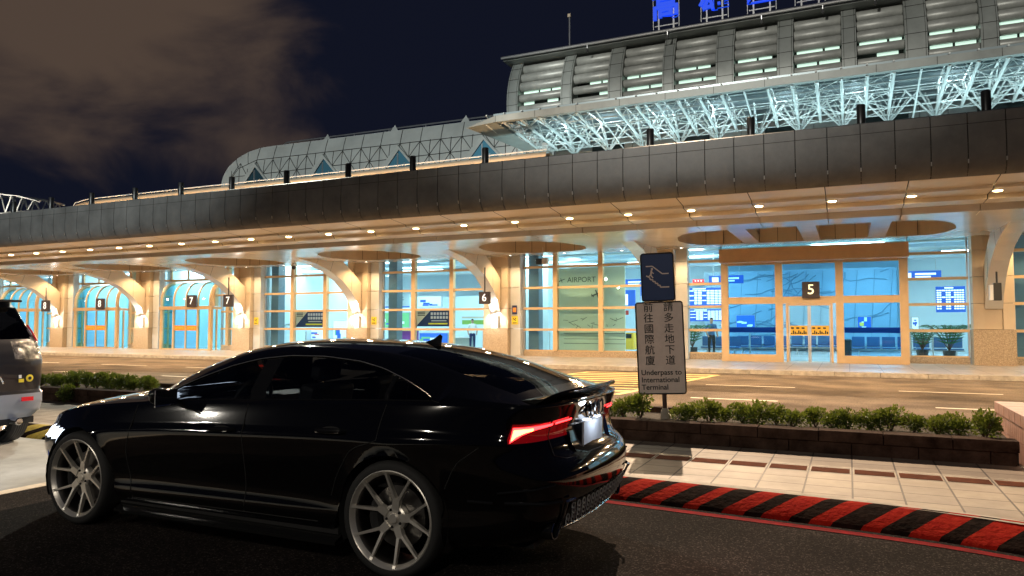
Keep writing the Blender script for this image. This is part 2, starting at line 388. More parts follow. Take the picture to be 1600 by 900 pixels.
# road markings on the drop-off road
g = MB()
def strip(a, b, w, mat, z=.004):
    a = Vector((*a, z)); b = Vector((*b, z)); n = (b - a).normalized().cross(Vector((0, 0, 1))) * w / 2
    g.add([a - n, b - n, b + n, a + n], [(0, 1, 2, 3)], mat)
A, B, C, D = (-8.6, 15.3), (-7.6, 22.4), (-3.6, 22.6), (-4.6, 15.3)
for p, q in ((A, B), (B, C), (C, D), (D, A)): strip(p, q, .18, m_yline)
for i in range(9):
    t = (i + .5) / 9; y = 15.5 + 6.9 * t; x0 = A[0] + (B[0] - A[0]) * t; x1 = D[0] + (C[0] - D[0]) * t
    strip((x0, y - .35), (x1, y + .35), .30, m_yline)
struct(g, 'yellow_hatch_marking')
g = MB()
for (x0, x1, y) in ((-3.3, -1.2, 18.8), (-3.0, -1.3, 15.3), (1.0, 3.0, 18.8), (1.4, 3.4, 15.3), (-12.5, -10.4, 18.8), (-17, -14.5, 18.8), (-21.5, -19, 18.8), (-26, -23.5, 18.8), (-31, -28.5, 18.8), (-13.5, -11, 15.3), (-18.5, -15.5, 15.3), (-23.5, -20.5, 15.3), (-28.5, -25.5, 15.3), (-36, -33, 18.8), (-33.5, -30, 15.3)):
    strip((x0, y), (x1, y), .12, m_white)
struct(g, 'lane_line_marking')
g = MB()
for a, b in ((-26, -2),):
    strip((a, 11.1), (b, 11.1), .14, m_white)
struct(g, 'edge_line_marking')
# terminal pavement with its kerb
g = MB(); g.quad((-120, 23.65, .125), (60, 23.65, .125), (60, 31.2, .125), (-120, 31.2, .125), m_tpave); struct(g, 'terminal_pavement')
g = MB(); x = -100
while x < 40:
    g.box(x + .004, x + 1.19, 23.45, 23.65, 0, .13, m_kerbtop); x += 1.2
struct(g, 'terminal_kerb')

# ------------------------------------------------------------------ planter, shrubs, parapet
def planter():
    t = thing('planter_wall', (-5, 8.3, 0), 'long low brown stone planter wall along the island pavement', 'planter')
    mb = MB((-5, 8.3, 0)); x = -40.0; r = random.Random(3)
    mb.box(-40, 1.48, 8.58, 8.60, .05, .25, m_dark)
    while x < 1.4:
        L = .62 if x + .62 < 1.48 else 1.48 - x
        mb.box(x + .004, x + L - .004, 8.50 + r.uniform(0, .008), 8.72, .262, .375 + r.uniform(-.003, .003), m_planter)
        x += .62
    x = -40.3
    while x < 1.45:
        L = min(.62, 1.46 - x)
        mb.box(x + .003, x + L - .003, 8.53 + r.uniform(0, .006), 8.70, .12, .256, m_planter); x += .62
    mb.build('coping_and_wall', t, bevel=.006)
    mb = MB((-5, 8.3, 0)); mb.box(-40, 1.48, 9.75, 9.9, 0, .40, m_planter); mb.build('back_wall', t)
    mb = MB((-5, 8.3, 0)); mb.box(-40, 1.47, 8.71, 9.75, .02, .33, m_soil); mb.build('soil', t)
planter()
def shrub_mesh(seed, n=900):
    r = random.Random(seed); mb = MB()
    for k in range(7):
        a = r.uniform(0, 6.28); mb.tube([(0, 0, 0), (.05 * math.cos(a), .05 * math.sin(a), .1), (.13 * math.cos(a), .13 * math.sin(a), .22 + r.uniform(0, .05))], [.008, .006, .002], m_twig, 5)
    lob = [(r.uniform(-.11, .11), r.uniform(-.09, .09), .13 + r.uniform(-.03, .08), r.uniform(.08, .13)) for _ in range(7)]
    for k in range(n):
        c = r.choice(lob); d = Vector((r.gauss(0, 1), r.gauss(0, 1), r.gauss(.25, 1))).normalized()
        p = Vector(c[:3]) + d * c[3] * r.uniform(.6, 1.08)
        if p.z < .0: p.z = r.uniform(.0, .06)
        out = (d + Vector((r.uniform(-.6, .6), r.uniform(-.6, .6), r.uniform(0, .7)))).normalized()
        sd = out.cross(Vector((r.uniform(-1, 1), r.uniform(-1, 1), r.uniform(-1, 1)))).normalized()
        L = r.uniform(.03, .055); w = L * .28
        mb.add([p, p + out * L * .5 + sd * w, p + out * L, p + out * L * .5 - sd * w], [(0, 1, 2, 3)], m_leaf)
    me = mb.build('foliage_source'); d = me.data; bpy.data.objects.remove(me); return d
SM = [shrub_mesh(s) for s in range(5)]
marks = []
def shrubs():
    r = random.Random(5)
    xs = []; x = 1.25
    while x > -3.6: xs.append(x); x -= r.uniform(.15, .23)
    x = -11.2
    while x > -17.5: xs.append(x); x -= r.uniform(.17, .26)
    n = len(xs)
    for i, x in enumerate(xs):
        if -2.26 < x < -1.97: continue
        right = x > -6
        sc = r.uniform(.66, .92) if right else r.uniform(.75, 1.0)
        y = 9.0 + r.uniform(-.12, .16)
        o = bpy.data.objects.new('shrub', SM[i % 5]); COL.objects.link(o)
        o.location = (x, y, .32); o.scale = (sc, sc, sc * r.uniform(.85, 1.1)); o.rotation_euler = (0, 0, r.uniform(0, 6.28))
        k = [q for q in xs if (q > -6) == right and not (-2.26 < q < -1.97)].index(x) + 1
        ordn = ['first', 'second', 'third', 'fourth', 'fifth', 'sixth', 'seventh', 'eighth', 'ninth', 'tenth', 'eleventh', 'twelfth', 'thirteenth', 'fourteenth', 'fifteenth', 'sixteenth', 'seventeenth', 'eighteenth', 'nineteenth', 'twentieth', 'twenty-first', 'twenty-second', 'twenty-third', 'twenty-fourth', 'twenty-fifth', 'twenty-sixth', 'twenty-seventh', 'twenty-eighth', 'twenty-ninth', 'thirtieth'][min(k, 30) - 1]
        if right: lab = 'small leafy shrub in the brown planter, %s from the tiled parapet' % ordn
        else: lab = 'bright green clipped shrub seen past the car bonnet, %s from the bonnet' % ordn
        tag(o, lab, 'shrub', 'shrubs in the dark planter by the sign' if right else 'green shrubs in the planter between the two cars')
    # a plant spilling over the wall
    o = bpy.data.objects.new('trailing_plant', SM[2]); COL.objects.link(o); o.location = (-12.6, 8.45, .13); o.scale = (.9, .55, 1.0)
    tag(o, 'dark green plant spilling down the front of the grey planter wall', 'plant')
shrubs()
def parapet():
    t = thing('tiled_parapet', (1.6, 8, 0), 'pinkish parapet clad in narrow vertical tiles at the end of the planter', 'parapet')
    m1 = M('parapet_tile', (.42, .24, .19), .45, var=(6, .25)); mb = MB((1.6, 8, 0))
    mb.box(1.62, 5, 7.9, 10.55, 0, .55, m_dark)
    y = 7.9
    while y < 10.5:
        for z0, z1 in ((.02, .26), (.268, .44)): mb.box(1.604, 1.63, y, y + .092, z0, z1, m1)
        y += .1
    x = 1.62
    while x < 4.9:
        for z0, z1 in ((.02, .26), (.268, .44)): mb.box(x, x + .092, 7.88, 7.91, z0, z1, m1)
        x += .1
    mb.build('tile_cladding', t)
    mb = MB((1.6, 8, 0)); y = 7.88
    while y < 10.5:
        x = 1.59
        while x < 4.8: mb.box(x, x + .29, y, y + .29, .447, .575, m1); x += .3
        y += .3
    mb.build('tile_capping', t, bevel=.006)
parapet()

# ------------------------------------------------------------------ road sign in the planter
def road_sign():
    P = Vector((-2.11, 9.15, 0)); s = 9.0 / 9.6
    t = thing('road_sign', (P.x, P.y, .32), 'white underpass notice with a blue stair symbol plate above, on a post in the planter', 'sign')
    t.rotation_euler = (0, R(-1.9), R(12))
    mb = MB(); mb.tube([(0, .03, -.02), (0, .03, 2.05)], .028, M('post_brown', (.09, .05, .045), .5, metal=.3), 12); mb.build('post', t)
    mb = MB(); mb.lathe([(.07, -.02), (.055, .1), (.035, .14), (.0, .14)], (0, .03, 0), (0, 0, 1), m_kerbtop, 12); mb.build('footing', t)
    def plate(name, w, h, zc, mat, rim, xo=0):
        mb = MB(); rr = .03; pts = []
        for cx, cz, a0 in ((w / 2 - rr, h / 2 - rr, 0), (-w / 2 + rr, h / 2 - rr, 90), (-w / 2 + rr, -h / 2 + rr, 180), (w / 2 - rr, -h / 2 + rr, 270)):
            for k in range(5):
                a = R(a0 + 22.5 * k); pts.append((xo + cx + rr * math.cos(a), zc + cz + rr * math.sin(a)))
        mb.prism(pts, 'y', -.006, .004, mat)
        o = mb.build(name, t)
        mb = MB(); mb.tube([(p[0], -.004, p[1]) for p in pts] + [(pts[0][0], -.004, pts[0][1])], .010, rim, 6, False); mb.build('rim', o); return o
    a = plate('notice_plate', .58, 1.15, .895, m_signwhite, m_ink, -.02)
    for cx, txt in ((.115, '請多走地下道'), (-.135, '前往國際航廈')):
        for i, ch in enumerate(txt):
            text_obj(ch, .125, m_ink, (cx - .02, -.008, 1.40 - .134 * i), a, 'lettering', bold=.0006)
    for i, ln in enumerate(('Underpass to', 'International', 'Terminal')):
        text_obj(ln, .092, m_ink, (-.275, -.008, .585 - .092 * i), a, 'lettering', align='LEFT', bold=.0012)
    b = plate('symbol_plate', .40, .60, 1.79, m_signblue, m_ink, -.02)
    mb = MB(); sw = m_signwhite
    def ln(p, q, w=.014): mb.bar((p[0] - .02, -.009, p[1] + 1.79), (q[0] - .02, -.009, q[1] + 1.79), w, .004, sw, up=(0, 1, 0))
    up = [(-.14, .14), (-.06, .14), (.06, .04), (.14, .04)]
    for p, q in zip(up, up[1:]): ln(p, q)
    st = [(-.14, .02), (-.10, .0), (-.09, -.03), (-.06, -.03), (-.06, -.055), (-.03, -.055), (-.03, -.08), (.0, -.08), (.0, -.105), (.03, -.105), (.03, -.13), (.14, -.13)]
    for p, q in zip(st, st[1:]): ln(p, q, .016)
    ln((-.07, .09), (-.085, .02), .022); ln((-.085, .03), (-.12, .0), .016); ln((-.085, .03), (-.055, -.01), .016); ln((-.075, .07), (-.045, .045), .012)
    mb.disc((-.085, -.0085, 1.79 + .105), (0, -1, 0), .014, sw, 10)
    mb.build('stair_symbol', b)
road_sign()

# ------------------------------------------------------------------ terminal: facade, columns, entrances
CXS = [4.5, -7.0, -14.4, -22.0, -29.6, -37.3, -44.9, -52.5]
FY = 30.0
bld = thing('terminal_building', (-20, 30, 0), 'long airport terminal front of cream columns and bright glass bays behind the road', 'building')
BO = (-20, 30, 0)
def column(cx, left):
    mb = MB(BO)
    mb.box(cx - .62, cx + .62, 29.35, 30.1, .12, 1.34, m_granite)
    base = mb.build('column_base', None, bevel=.01)
    mb = MB(BO)
    pl, pr_ = (cx - .60, cx + .60)
    for i, (z0, z1) in enumerate(((1.35, 2.24), (2.255, 3.16), (3.175, 4.08), (4.095, 5.05))):
        mb.box(pl, cx - .27, 29.40, 30.05, z0, z1, m_cream); mb.box(cx + .27, pr_, 29.40, 30.05, z0, z1, m_cream)
        mb.box(cx - .262, cx + .262, 29.5, 30.05, z0, z1, m_grey_panel if i < 1 and left else m_cream)
    mb.box(pl + .01, pr_ - .01, 29.6, 30.0, 1.34, 5.05, m_dark)
    o = mb.build('column', bld, bevel=.004); base.parent = o
    if left:   # pale pilaster panels on the right flank, carrying the notice
        mb = MB(BO)
        for z0, z1 in ((.14, 1.33), (1.35, 2.24), (2.255, 3.16), (3.175, 4.08), (4.095, 5.05)): mb.box(cx + .64, cx + 1.12, 29.62, 30.06, z0, z1, m_grey_panel)
        mb.build('side_pilaster', bld, bevel=.004)
    # curved bracket reaching out to the soffit
    low = [(29.38, 2.05), (29.1, 2.55), (28.6, 3.10), (27.9, 3.60), (27.0, 4.0), (26.0, 4.26), (24.9, 4.42), (24.0, 4.47)]
    upp = [(29.38, 3.55), (29.1, 3.75), (28.6, 4.10), (27.9, 4.52), (27.3, 4.75), (26.4, 4.80), (24.9, 4.80), (24.0, 4.80)]
    mb = MB(BO); w = .26; vs = []
    for (y, z), (y2, z2) in zip(low, upp): vs += [(cx - w, y, z), (cx + w, y, z), (cx + w, y2, z2), (cx - w, y2, z2)]
    n = len(low)
    for i in range(n - 1):
        a = i * 4; b = a + 4
        mb.add([vs[a], vs[a + 1], vs[b + 1], vs[b]], [(0, 1, 2, 3)], m_soffit2)
        mb.add([vs[a + 1], vs[a + 2], vs[b + 2], vs[b + 1]], [(0, 1, 2, 3)], m_cream)
        mb.add([vs[a + 3], vs[a], vs[b], vs[b + 3]], [(0, 1, 2, 3)], m_cream)
        mb.add([vs[a + 2], vs[a + 3], vs[b + 3], vs[b + 2]], [(0, 1, 2, 3)], m_cream)
    mb.add(vs[:4], [(0, 1, 2, 3)], m_cream)
    for i in (2, 4, 5):
        for sx in (-1, 1):
            mb.bar((cx + sx * (w + .001), *low[i]), (cx + sx * (w + .001), *upp[i]), .012, .006, m_dark, up=(1, 0, 0))
    mb.build('curved_bracket', bld)
    if left:
        mb = MB(BO); mb.box(cx - .12, cx + .12, 29.36, 29.47, 1.36, 1.96, m_wht); mb.build('lamp_backing', bld)
for i, c in enumerate(CXS): column(c, i > 0)
for i, c in enumerate(CXS[2:7]):
    L = thing('wall_lamp', (c, 29.2, 2.1), 'small white downlighter washing the column under its bracket, %s from the road sign' % ['first', 'second', 'third', 'fourth', 'fifth'][i], 'lamp', 'white lamps at the foot of the curved brackets')
    mb = MB(); mb.lathe([(0, .09), (.10, .09), (.12, -.05), (.10, -.09), (.09, -.06)], (0, 0, 0), (0, -.35, 1), m_wht, 14); mb.build('housing', L, True)
    mb = MB(); mb.disc((0, .02, -.05), (0, .35, -1), .085, m_whitelamp, 14); mb.build('lens', L)
    light('SPOT', (0, -.05, -.08), 150, (1, .95, .85), L, 'spill', .06, None, 140).rotation_euler = (R(38), 0, 0)
    light('POINT', (0, -.18, .18), 20, (1, .95, .88), L, 'glow', .08)
TR = [.36, 1.30, 2.24, 3.16, 4.08, 4.98]
def window_bay(x0, x1, mulls, panes_mat=None, label=None):
    mb = MB(BO)
    mb.box(x0, x1, 29.92, 30.10, .12, .36, m_granite)
    edges = [x0] + mulls + [x1]
    for x in mulls: mb.box(x - .10, x + .10, 29.84, 30.08, .361, 4.98, m_frame)
    for a, b in zip(edges, edges[1:]):
        la = a + (.102 if a != x0 else 0); lb = b - (.102 if b != x1 else 0)
        for z in TR[1:5]: mb.box(la, lb, 29.88, 30.04, z - .05, z + .05, m_frame)
        mb.box(la, lb, 29.93, 30.04, .362, .41, m_frame)
    mb.box(x0, x0 + .05, 29.9, 30.05, .363, 4.98, m_alu); mb.box(x1 - .05, x1, 29.9, 30.05, .363, 4.98, m_alu)
    o = mb.build('window', bld)
    mb = MB(BO); mb.quad((x0, 30.0, .37), (x1, 30.0, .37), (x1, 30.0, 5.0), (x0, 30.0, 5.0), panes_mat or m_gl); mb.build('pane', o)
    if label: o['label'] = label
    if x1 - x0 > 3:
        mb = MB(BO); mb.box(x0 + .06, x0 + .55, 30.35, 30.85, .13, 5.3, M('inner_column', (.16, .20, .23), .4)); mb.build('inner_column', bld)
    return o
window_bay(-13.25, -7.65, [-11.71, -9.62], label='glass bay with a frosted film panel')
window_bay(-20.86, -15.05, [-19.06, -16.94])
window_bay(-28.46, -22.65, [-26.53, -24.38])
window_bay(-6.35, -4.56, [])
window_bay(1.95, 3.85, [])
window_bay(5.15, 11.5, [7.3, 9.4])
window_bay(-36.1, -35.6, []); window_bay(-31.6, -30.2, [-31.1]); window_bay(-43.7, -43.3, []); window_bay(-39.1, -37.95, [-38.85]); window_bay(-51.4, -50.7, []); window_bay(-46.7, -45.55, [])
def upper_light(x0, x1):
    mb = MB(BO); mb.box(x0, x1, 29.93, 30.05, 4.0, 4.12, m_frame)
    for k in range(4): x = x0 + (x1 - x0) * k / 3; mb.box(x - .04, x + .04, 29.94, 30.04, 4.121, 4.98, m_frame)
    o = mb.build('clerestory_window', bld); mb = MB(BO); mb.quad((x0, 30, 4.1), (x1, 30, 4.1), (x1, 30, 5), (x0, 30, 5), m_gl); mb.build('pane', o)
for a, b in ((-35.6, -31.6), (-43.3, -39.1), (-50.7, -46.7)): upper_light(a, b)
# head wall above the glass, roof slab of the hall behind
mb = MB(BO); mb.box(-60, 13, 29.9, 30.25, 4.985, 6.2, m_coffer); mb.build('head_wall', bld)

def arched_door(x0, x1, side_x):
    """porch with a quarter-cylinder glazed hood"""
    Y0 = 29.15; mb = MB(BO)
    w = x1 - x0; xs = [x0, x0 + w * .25, x0 + w * .5, x0 + w * .75, x1]
    for x in (x0, x1): mb.box(x - .09, x + .09, Y0 - .05, Y0 + .12, .13, 2.36, m_frame)
    for x in xs[1:4:2]: mb.box(x - .05, x + .05, Y0 - .03, Y0 + .09, .13, 2.36, m_frame)
    mb.box(xs[2] - .035, xs[2] + .035, Y0 + .0, Y0 + .08, .14, 2.36, m_frame)
    mb.box(x0 - .15, x1 + .15, Y0 - .07, Y0 + .14, 2.361, 2.55, m_frame)
    mb.box(x0 + .1, x1 - .1, Y0, Y0 + .08, .126, .20, m_frame)
    for x in (x0, x1): mb.box(x - .05, x + .05, Y0 + .13, 29.9, 2.37, 2.5, m_frame); mb.box(x - .04, x + .04, Y0 + .4, Y0 + .48, .13, 2.36, m_frame)
    for j, x in enumerate(xs):
        r = .10 if j in (0, 4) else .045
        pts = [(x, Y0 + .02, 2.5)] + [(x, Y0 + .02 + .85 * (1 - math.cos(R(a))), 2.85 + 1.05 * math.sin(R(a))) for a in range(0, 91, 9)]
        for p, q in zip(pts, pts[1:]): mb.bar(p, q, r * 2, .07, m_frame, up=(1, 0, 0))
    o = mb.build('porch', bld)
    mb = MB(BO)
    pts = [(Y0 + .04, 2.55)] + [(Y0 + .04 + .85 * (1 - math.cos(R(a))), 2.85 + 1.05 * math.sin(R(a))) for a in range(0, 91, 10)]
    for p, q in zip(pts, pts[1:]): mb.quad((x0, *p), (x1, *p), (x1, *q), (x0, *q), m_glt)
    for x in (x0, x1): mb.add([(x, Y0 + .05, .2), (x, 29.95, .2), (x, 29.95, 2.36), (x, Y0 + .05, 2.36)], [(0, 1, 2, 3)], m_glt)
    for x in (x0, x1):
        mb.add([(x, 29.95, 2.5)] + [(x, *p) for p in pts], [list(range(len(pts) + 1))], m_glt)
    mb.build('hood_glass', o)
    for a, b in ((xs[0] + .1, xs[1] - .05), (xs[3] + .05, xs[4] - .1)):
        mb = MB(BO); mb.quad((a, Y0 + .03, .2), (b, Y0 + .03, .2), (b, Y0 + .03, 2.36), (a, Y0 + .03, 2.36), m_glt); mb.build('fixed_pane', o)
    for a, b in ((xs[1] + .05, xs[2] - .035), (xs[2] + .035, xs[3] - .05)):
        mb = MB(BO); mb.quad((a, Y0 + .04, .2), (b, Y0 + .04, .2), (b, Y0 + .04, 2.36), (a, Y0 + .04, 2.36), m_glb)
        mb.box(a + .02, b - .02, Y0 + .02, Y0 + .035, 1.20, 1.48, m_orange)
        for q in range(7): xx = a + .1 + (b - a - .2) * q / 7; mb.box(xx, xx + .05, Y0 + .010, Y0 + .019, 1.26 + .03 * (q % 3), 1.40, m_amber)
        mb.build('sliding_door', o)
for x0, x1 in ((-35.35, -31.6), (-42.8, -39.1), (-50.2, -46.6)): arched_door(x0, x1, 0)

def main_porch():
    Y0 = 28.9; x0, x1 = -4.42, 1.88; mb = MB(BO); xs = [x0 + .1, -2.35, -.28, x1 - .1]
    hw = .13
    for x in xs: mb.box(x - hw, x + hw, Y0, Y0 + .2, .126, 3.86, m_frame)
    mb.box(x0 - .08, x1 + .08, Y0 - .12, 29.9, 3.90, 4.42, m_head)
    for a, b in zip(xs, xs[1:]):
        mb.box(a + hw + .002, b - hw - .002, Y0 + .02, Y0 + .18, 2.30, 2.56, m_frame); mb.box(a + hw + .002, b - hw - .002, Y0 + .03, Y0 + .15, 3.78, 3.88, m_frame)
        if a != xs[1]: mb.box(a + hw + .002, b - hw - .002, Y0 + .02, Y0 + .18, .127, .40, m_frame)
    for x in (x0 + .05, x1 - .05):
        mb.box(x - .05, x + .05, Y0 + .21, 29.9, 2.34, 2.50, m_frame); mb.box(x - .05, x + .05, Y0 + .21, 29.9, .13, .36, m_frame)
    for x in (xs[1] + .27, xs[2] - .27): mb.box(x - .035, x + .035, Y0 + .04, Y0 + .12, .13, 2.295, m_frame)
    mb.box(xs[1] + .31, xs[2] - .31, Y0 + .04, Y0 + .12, 2.22, 2.295, m_frame)
    o = mb.build('main_porch', bld)
    for k, (a, b) in enumerate(zip(xs, xs[1:])):
        a += hw; b -= hw
        mb = MB(BO); mb.quad((a, Y0 + .08, 2.56), (b, Y0 + .08, 2.56), (b, Y0 + .08, 3.8), (a, Y0 + .08, 3.8), m_glb); mb.build('upper_pane', o)
        if k != 1:
            mb = MB(BO); mb.quad((a, Y0 + .08, .4), (b, Y0 + .08, .4), (b, Y0 + .08, 2.3), (a, Y0 + .08, 2.3), m_glb)
            mb.box(a + .01, b - .01, Y0 + .10, Y0 + .105, 1.22, 1.42, M('blue_band', (.01, .05, .35), .5)); mb.build('lower_pane', o)
    for k, (a, b) in enumerate(((xs[1] + .31, (xs[1] + xs[2]) / 2 - .004), ((xs[1] + xs[2]) / 2 + .004, xs[2] - .31))):
        mb = MB(BO); mb.quad((a, Y0 + .10, .16), (b, Y0 + .10, .16), (b, Y0 + .10, 2.22), (a, Y0 + .10, 2.22), m_gl)
        mb.box(a, a + .05, Y0 + .08, Y0 + .115, .13, 2.21, m_alu); mb.box(b - .05, b, Y0 + .08, Y0 + .115, .13, 2.21, m_alu)
        mb.box(a + .06, b - .06, Y0 + .07, Y0 + .078, 1.12, 1.48, m_amber)
        for q in range(9):
            xx = a + .09 + (b - a - .2) * q / 8.5; mb.box(xx, xx + .045, Y0 + .062, Y0 + .069, 1.17, 1.17 + .05 + .04 * ((q * 5) % 3), m_ink)
            if q % 3 == 0: mb.box(xx, xx + .1, Y0 + .062, Y0 + .069, 1.36, 1.42, m_ink)
        mb.build('sliding_door', o)
    for s in (x0 + .04, x1 - .04):
        mb = MB(BO); mb.add([(s, Y0 + .21, .4), (s, 29.95, .4), (s, 29.95, 3.88), (s, Y0 + .21, 3.88)], [(0, 1, 2, 3)], m_gl); mb.build('side_pane', o)
    mb = MB(BO); mb.box(-4.6, 2.05, 29.3, 29.5, 4.425, 4.98, m_gl); mb.build('glazed_head', o)
main_porch()

# ------------------------------------------------------------------ the hall inside
mb = MB(BO); mb.box(-60, 13, 30.06, 44, .0, .13, m_ifloor); mb.build('hall_floor', bld)
mb = MB(BO)
mb.box(-60, 13, 30.3, 44, 5.3, 5.4, m_iceil)
for y in (32.5, 35.0, 38.0): mb.box(-60, 13, y, y + .5, 5.0, 5.29, m_iceil)
for x in range(-58, 12, 6): mb.box(x, x + .25, 30.5, 43.5, 5.12, 5.28, m_iwall)
mb.build('hall_ceiling', bld)
mb = MB(BO); mb.box(-60, 13, 43.0, 43.2, .13, 5.3, m_iwall); mb.box(-60.2, -60, 30, 43.2, 0, 5.4, m_iwall); mb.box(13, 13.2, 30, 43.2, 0, 5.4, m_iwall)
mb.box(-28.5, -15.5, 40.0, 40.2, .13, 3.3, m_iwall); mb.box(-14.5, -13.3, 33, 43, .13, 5.3, m_iwall); mb.box(-36.6, -36.3, 30.5, 43, .13, 5.3, m_iwall); mb.box(-44.3, -44.0, 30.5, 43, .13, 5.3, m_iwall); mb.box(-29.0, -28.7, 30.5, 38, .13, 5.3, m_iwall)
mb.build('hall_wall', bld)
CEIL_COOL = (.70, .93, 1.0)
k = 0
for x in range(-56, 13, 7):
    for y in (32.2, 37.5):
        light('AREA', (x + (1.5 if y > 35 else 0), y, 4.95), 270, CEIL_COOL, bld and None, 'hall_light', 2.6, (x, y, 0), sy=1.0)
def ceiling_lamps():
    src = None; pos = []
    for x in [5.8, 3.3, 2.6, 1.2, -.8, -2.6, -5.2, -9.0, -10.6, -12.2, -16.3, -18.2, -20.0, -23.4, -25.2, -27.5, -33, -34.6, -41, -42.4, -48]:
        for y in (33.6, 36.3, 39.4): pos.append((x + (y - 33.6) * .22, y))
    for i, (x, y) in enumerate(pos):
        if src is None:
            o = thing('recessed_lamp', (x, y, 5.215), 'round white lamp recessed in the bright ceiling behind the glass front', 'lamp', 'round lamps in the ceiling of the glazed hall')
            mb = MB(); mb.lathe([(.13, .0), (.19, .0), (.19, .09), (.0, .09)], (0, 0, 0), (0, 0, 1), m_wht, 16); mb.build('trim_ring', o)
            mb = MB(); mb.disc((0, 0, .01), (0, 0, -1), .13, m_cool, 16); mb.build('lens', o); src = o
        else:
            c = copy_tree(src); c.location = (x, y, 5.215)
ceiling_lamps()
# linear ceiling fittings
mb = MB(BO)
for y in (33.6, 39.0):
    for x in range(-56, 10, 5): mb.box(x, x + 3.2, y, y + .12, 4.90, 4.96, m_cool)
mb.build('linear_light', bld)

def board(px, py, px2, py2, Y, label, cat='screen', kind=0, name='flight_board', group=None):
    a = gy(px, py2, Y); b = gy(px2, py, Y); o = thing(name, (a.x, Y, a.z), label, cat, group)
    w = b.x - a.x; h = b.z - a.z; mb = MB()
    mb.box(0, w, 0, .08, 0, h, m_screen if kind == 0 else m_navy); mb.build('panel', o)
    mb = MB()
    if kind == 0:
        cols = [.03, .12, .20, .34, .42, .52, .62, .70, .80, .88, .97]
        for r_ in range(9):
            for c in range(10):
                if c in (2, 5) and r_ % 3: continue
                mb.box(w * cols[c], w * (cols[c + 1] - .015), -.012, -.004, h * (.82 - .088 * r_), h * (.82 - .088 * r_ + .05), m_screen_w)
        mb.box(w * .3, w * .6, -.012, -.004, h * .92, h * .97, m_screen_w)
    else:
        cr = M('poster_cream', (.75, .6, .48), .5); ph = M('poster_photo', (.65, .55, .6), .5)
        mb.add([(0, -.006, h * .05), (0, -.006, h), (w * .42, -.006, h)], [(0, 1, 2)], cr)
        for r_ in range(2):
            for c in range(6): mb.box(w * (.43 + .09 * c), w * (.43 + .09 * c + .065), -.012, -.004, h * (.72 - .24 * r_), h * (.72 - .24 * r_ + .17), ph)
        mb.box(w * .36, w * .93, -.012, -.004, h * .13, h * .22, m_yplate); mb.box(w * .45, w * .9, -.012, -.004, h * .33, h * .38, ph)
        for r_ in range(3): mb.box(w * .03, w * .26, -.013, -.0065, h * (.88 - .1 * r_), h * (.88 - .1 * r_ + .05), m_ink)
    mb.build('printed_face' if kind else 'display', o)
    return o
board(1062, 449, 1131, 479, 34.5, 'wide blue flight board with white columns, left of entrance five')
board(1066, 483, 1131, 502, 34.4, 'lower blue departures strip under the wide flight board')
board(1463, 447, 1508, 488, 34.5, 'blue and white flight board right of entrance five, above the potted palm')
board(462, 486.5, 507, 511, 30.3, 'navy and cream photo poster hung in the glass bay with the palm', 'poster', 1, 'poster', 'navy photo posters in the glass front')
board(651, 485, 703, 510, 30.3, 'navy and cream photo poster hung in the glass bay by the purple counter', 'poster', 1, 'poster', 'navy photo posters in the glass front')
# small interior pieces
def slab(name, px, py, px2, py2, Y, d, mat, label, cat, extra=None):
    a = gy(px, py2, Y); b = gy(px2, py, Y); mb = MB((a.x, Y, a.z)); mb.box(a.x, b.x, Y, Y + d, a.z, b.z, mat)
    if extra: extra(mb, a, b, Y)
    o = mb.build(name); o.location = (a.x, Y, a.z); return tag(o, label, cat)
def mapx(mb, a, b, Y):
    w = b.x - a.x; h = b.z - a.z; green = M('map_green', (.35, .5, .2), .5, emit=(.5, .7, .3), es=.4)
    mb.box(a.x, b.x, Y - .01, Y - .002, b.z - h * .3, b.z, m_screen)
    mb.add([(a.x + w * .0, Y - .012, a.z), (a.x + w * .45, Y - .012, a.z), (a.x + w * .7, Y - .012, a.z + h * .6), (a.x + w * .5, Y - .012, a.z + h * .7)], [(0, 1, 2, 3)], green)
slab('wall_screen', 806, 457, 858, 480, 33.5, .1, m_screen_w, 'lit map screen with green land beside the frosted film panel', 'screen', mapx)
slab('wall_screen', 965, 453, 992, 478, 33.5, .1, m_screen, 'blue and white screen just left of the road sign', 'screen', lambda mb, a, b, Y: mb.box(a.x + .03, a.x + (b.x - a.x) * .6, Y - .01, Y - .002, a.z + .03, b.z - .2, m_screen_w))
slab('oval_sign', 1082, 436, 1100, 442, 33, .06, M('red', (.6, .03, .04), .5, emit=(.7, .05, .05), es=.5), 'small red lozenge sign above the wide flight board', 'sign', lambda mb, a, b, Y: [mb.box(a.x + (b.x - a.x) * q, a.x + (b.x - a.x) * (q + .12), Y - .01, Y - .002, a.z + .05, b.z - .05, m_wht) for q in (.2, .45, .7)])
slab('red_notice', 975, 485, 982, 492, 32.5, .03, M('red2', (.6, .05, .04), .5), 'tiny red notice under the blue screen beside the road sign', 'notice')
slab('counter', 812, 520, 855, 546, 33.5, .7, m_counter, 'grey green counter behind the glass under the map screen', 'counter', lambda mb, a, b, Y: mb.box(a.x - .1, b.x + .1, Y - .15, Y + .8, b.z, b.z + .06, m_wht))
slab('kiosk', 968, 520, 990, 546, 32.5, .5, m_amber, 'yellow kiosk cabinet behind the glass beside the road sign', 'cabinet', lambda mb, a, b, Y: mb.box(a.x + .1, b.x - .1, Y - .03, Y - .002, b.z - .25, b.z - .05, m_ink))
slab('purple_counter', 612, 517, 645, 532, 33.5, .6, m_purple, 'purple fronted bank counter behind the glass above the car roof', 'counter', lambda mb, a, b, Y: mb.box(a.x - .1, b.x + .1, Y - .1, Y + .7, b.z, b.z + .12, M('pale_green', (.5, .6, .3), .5)))
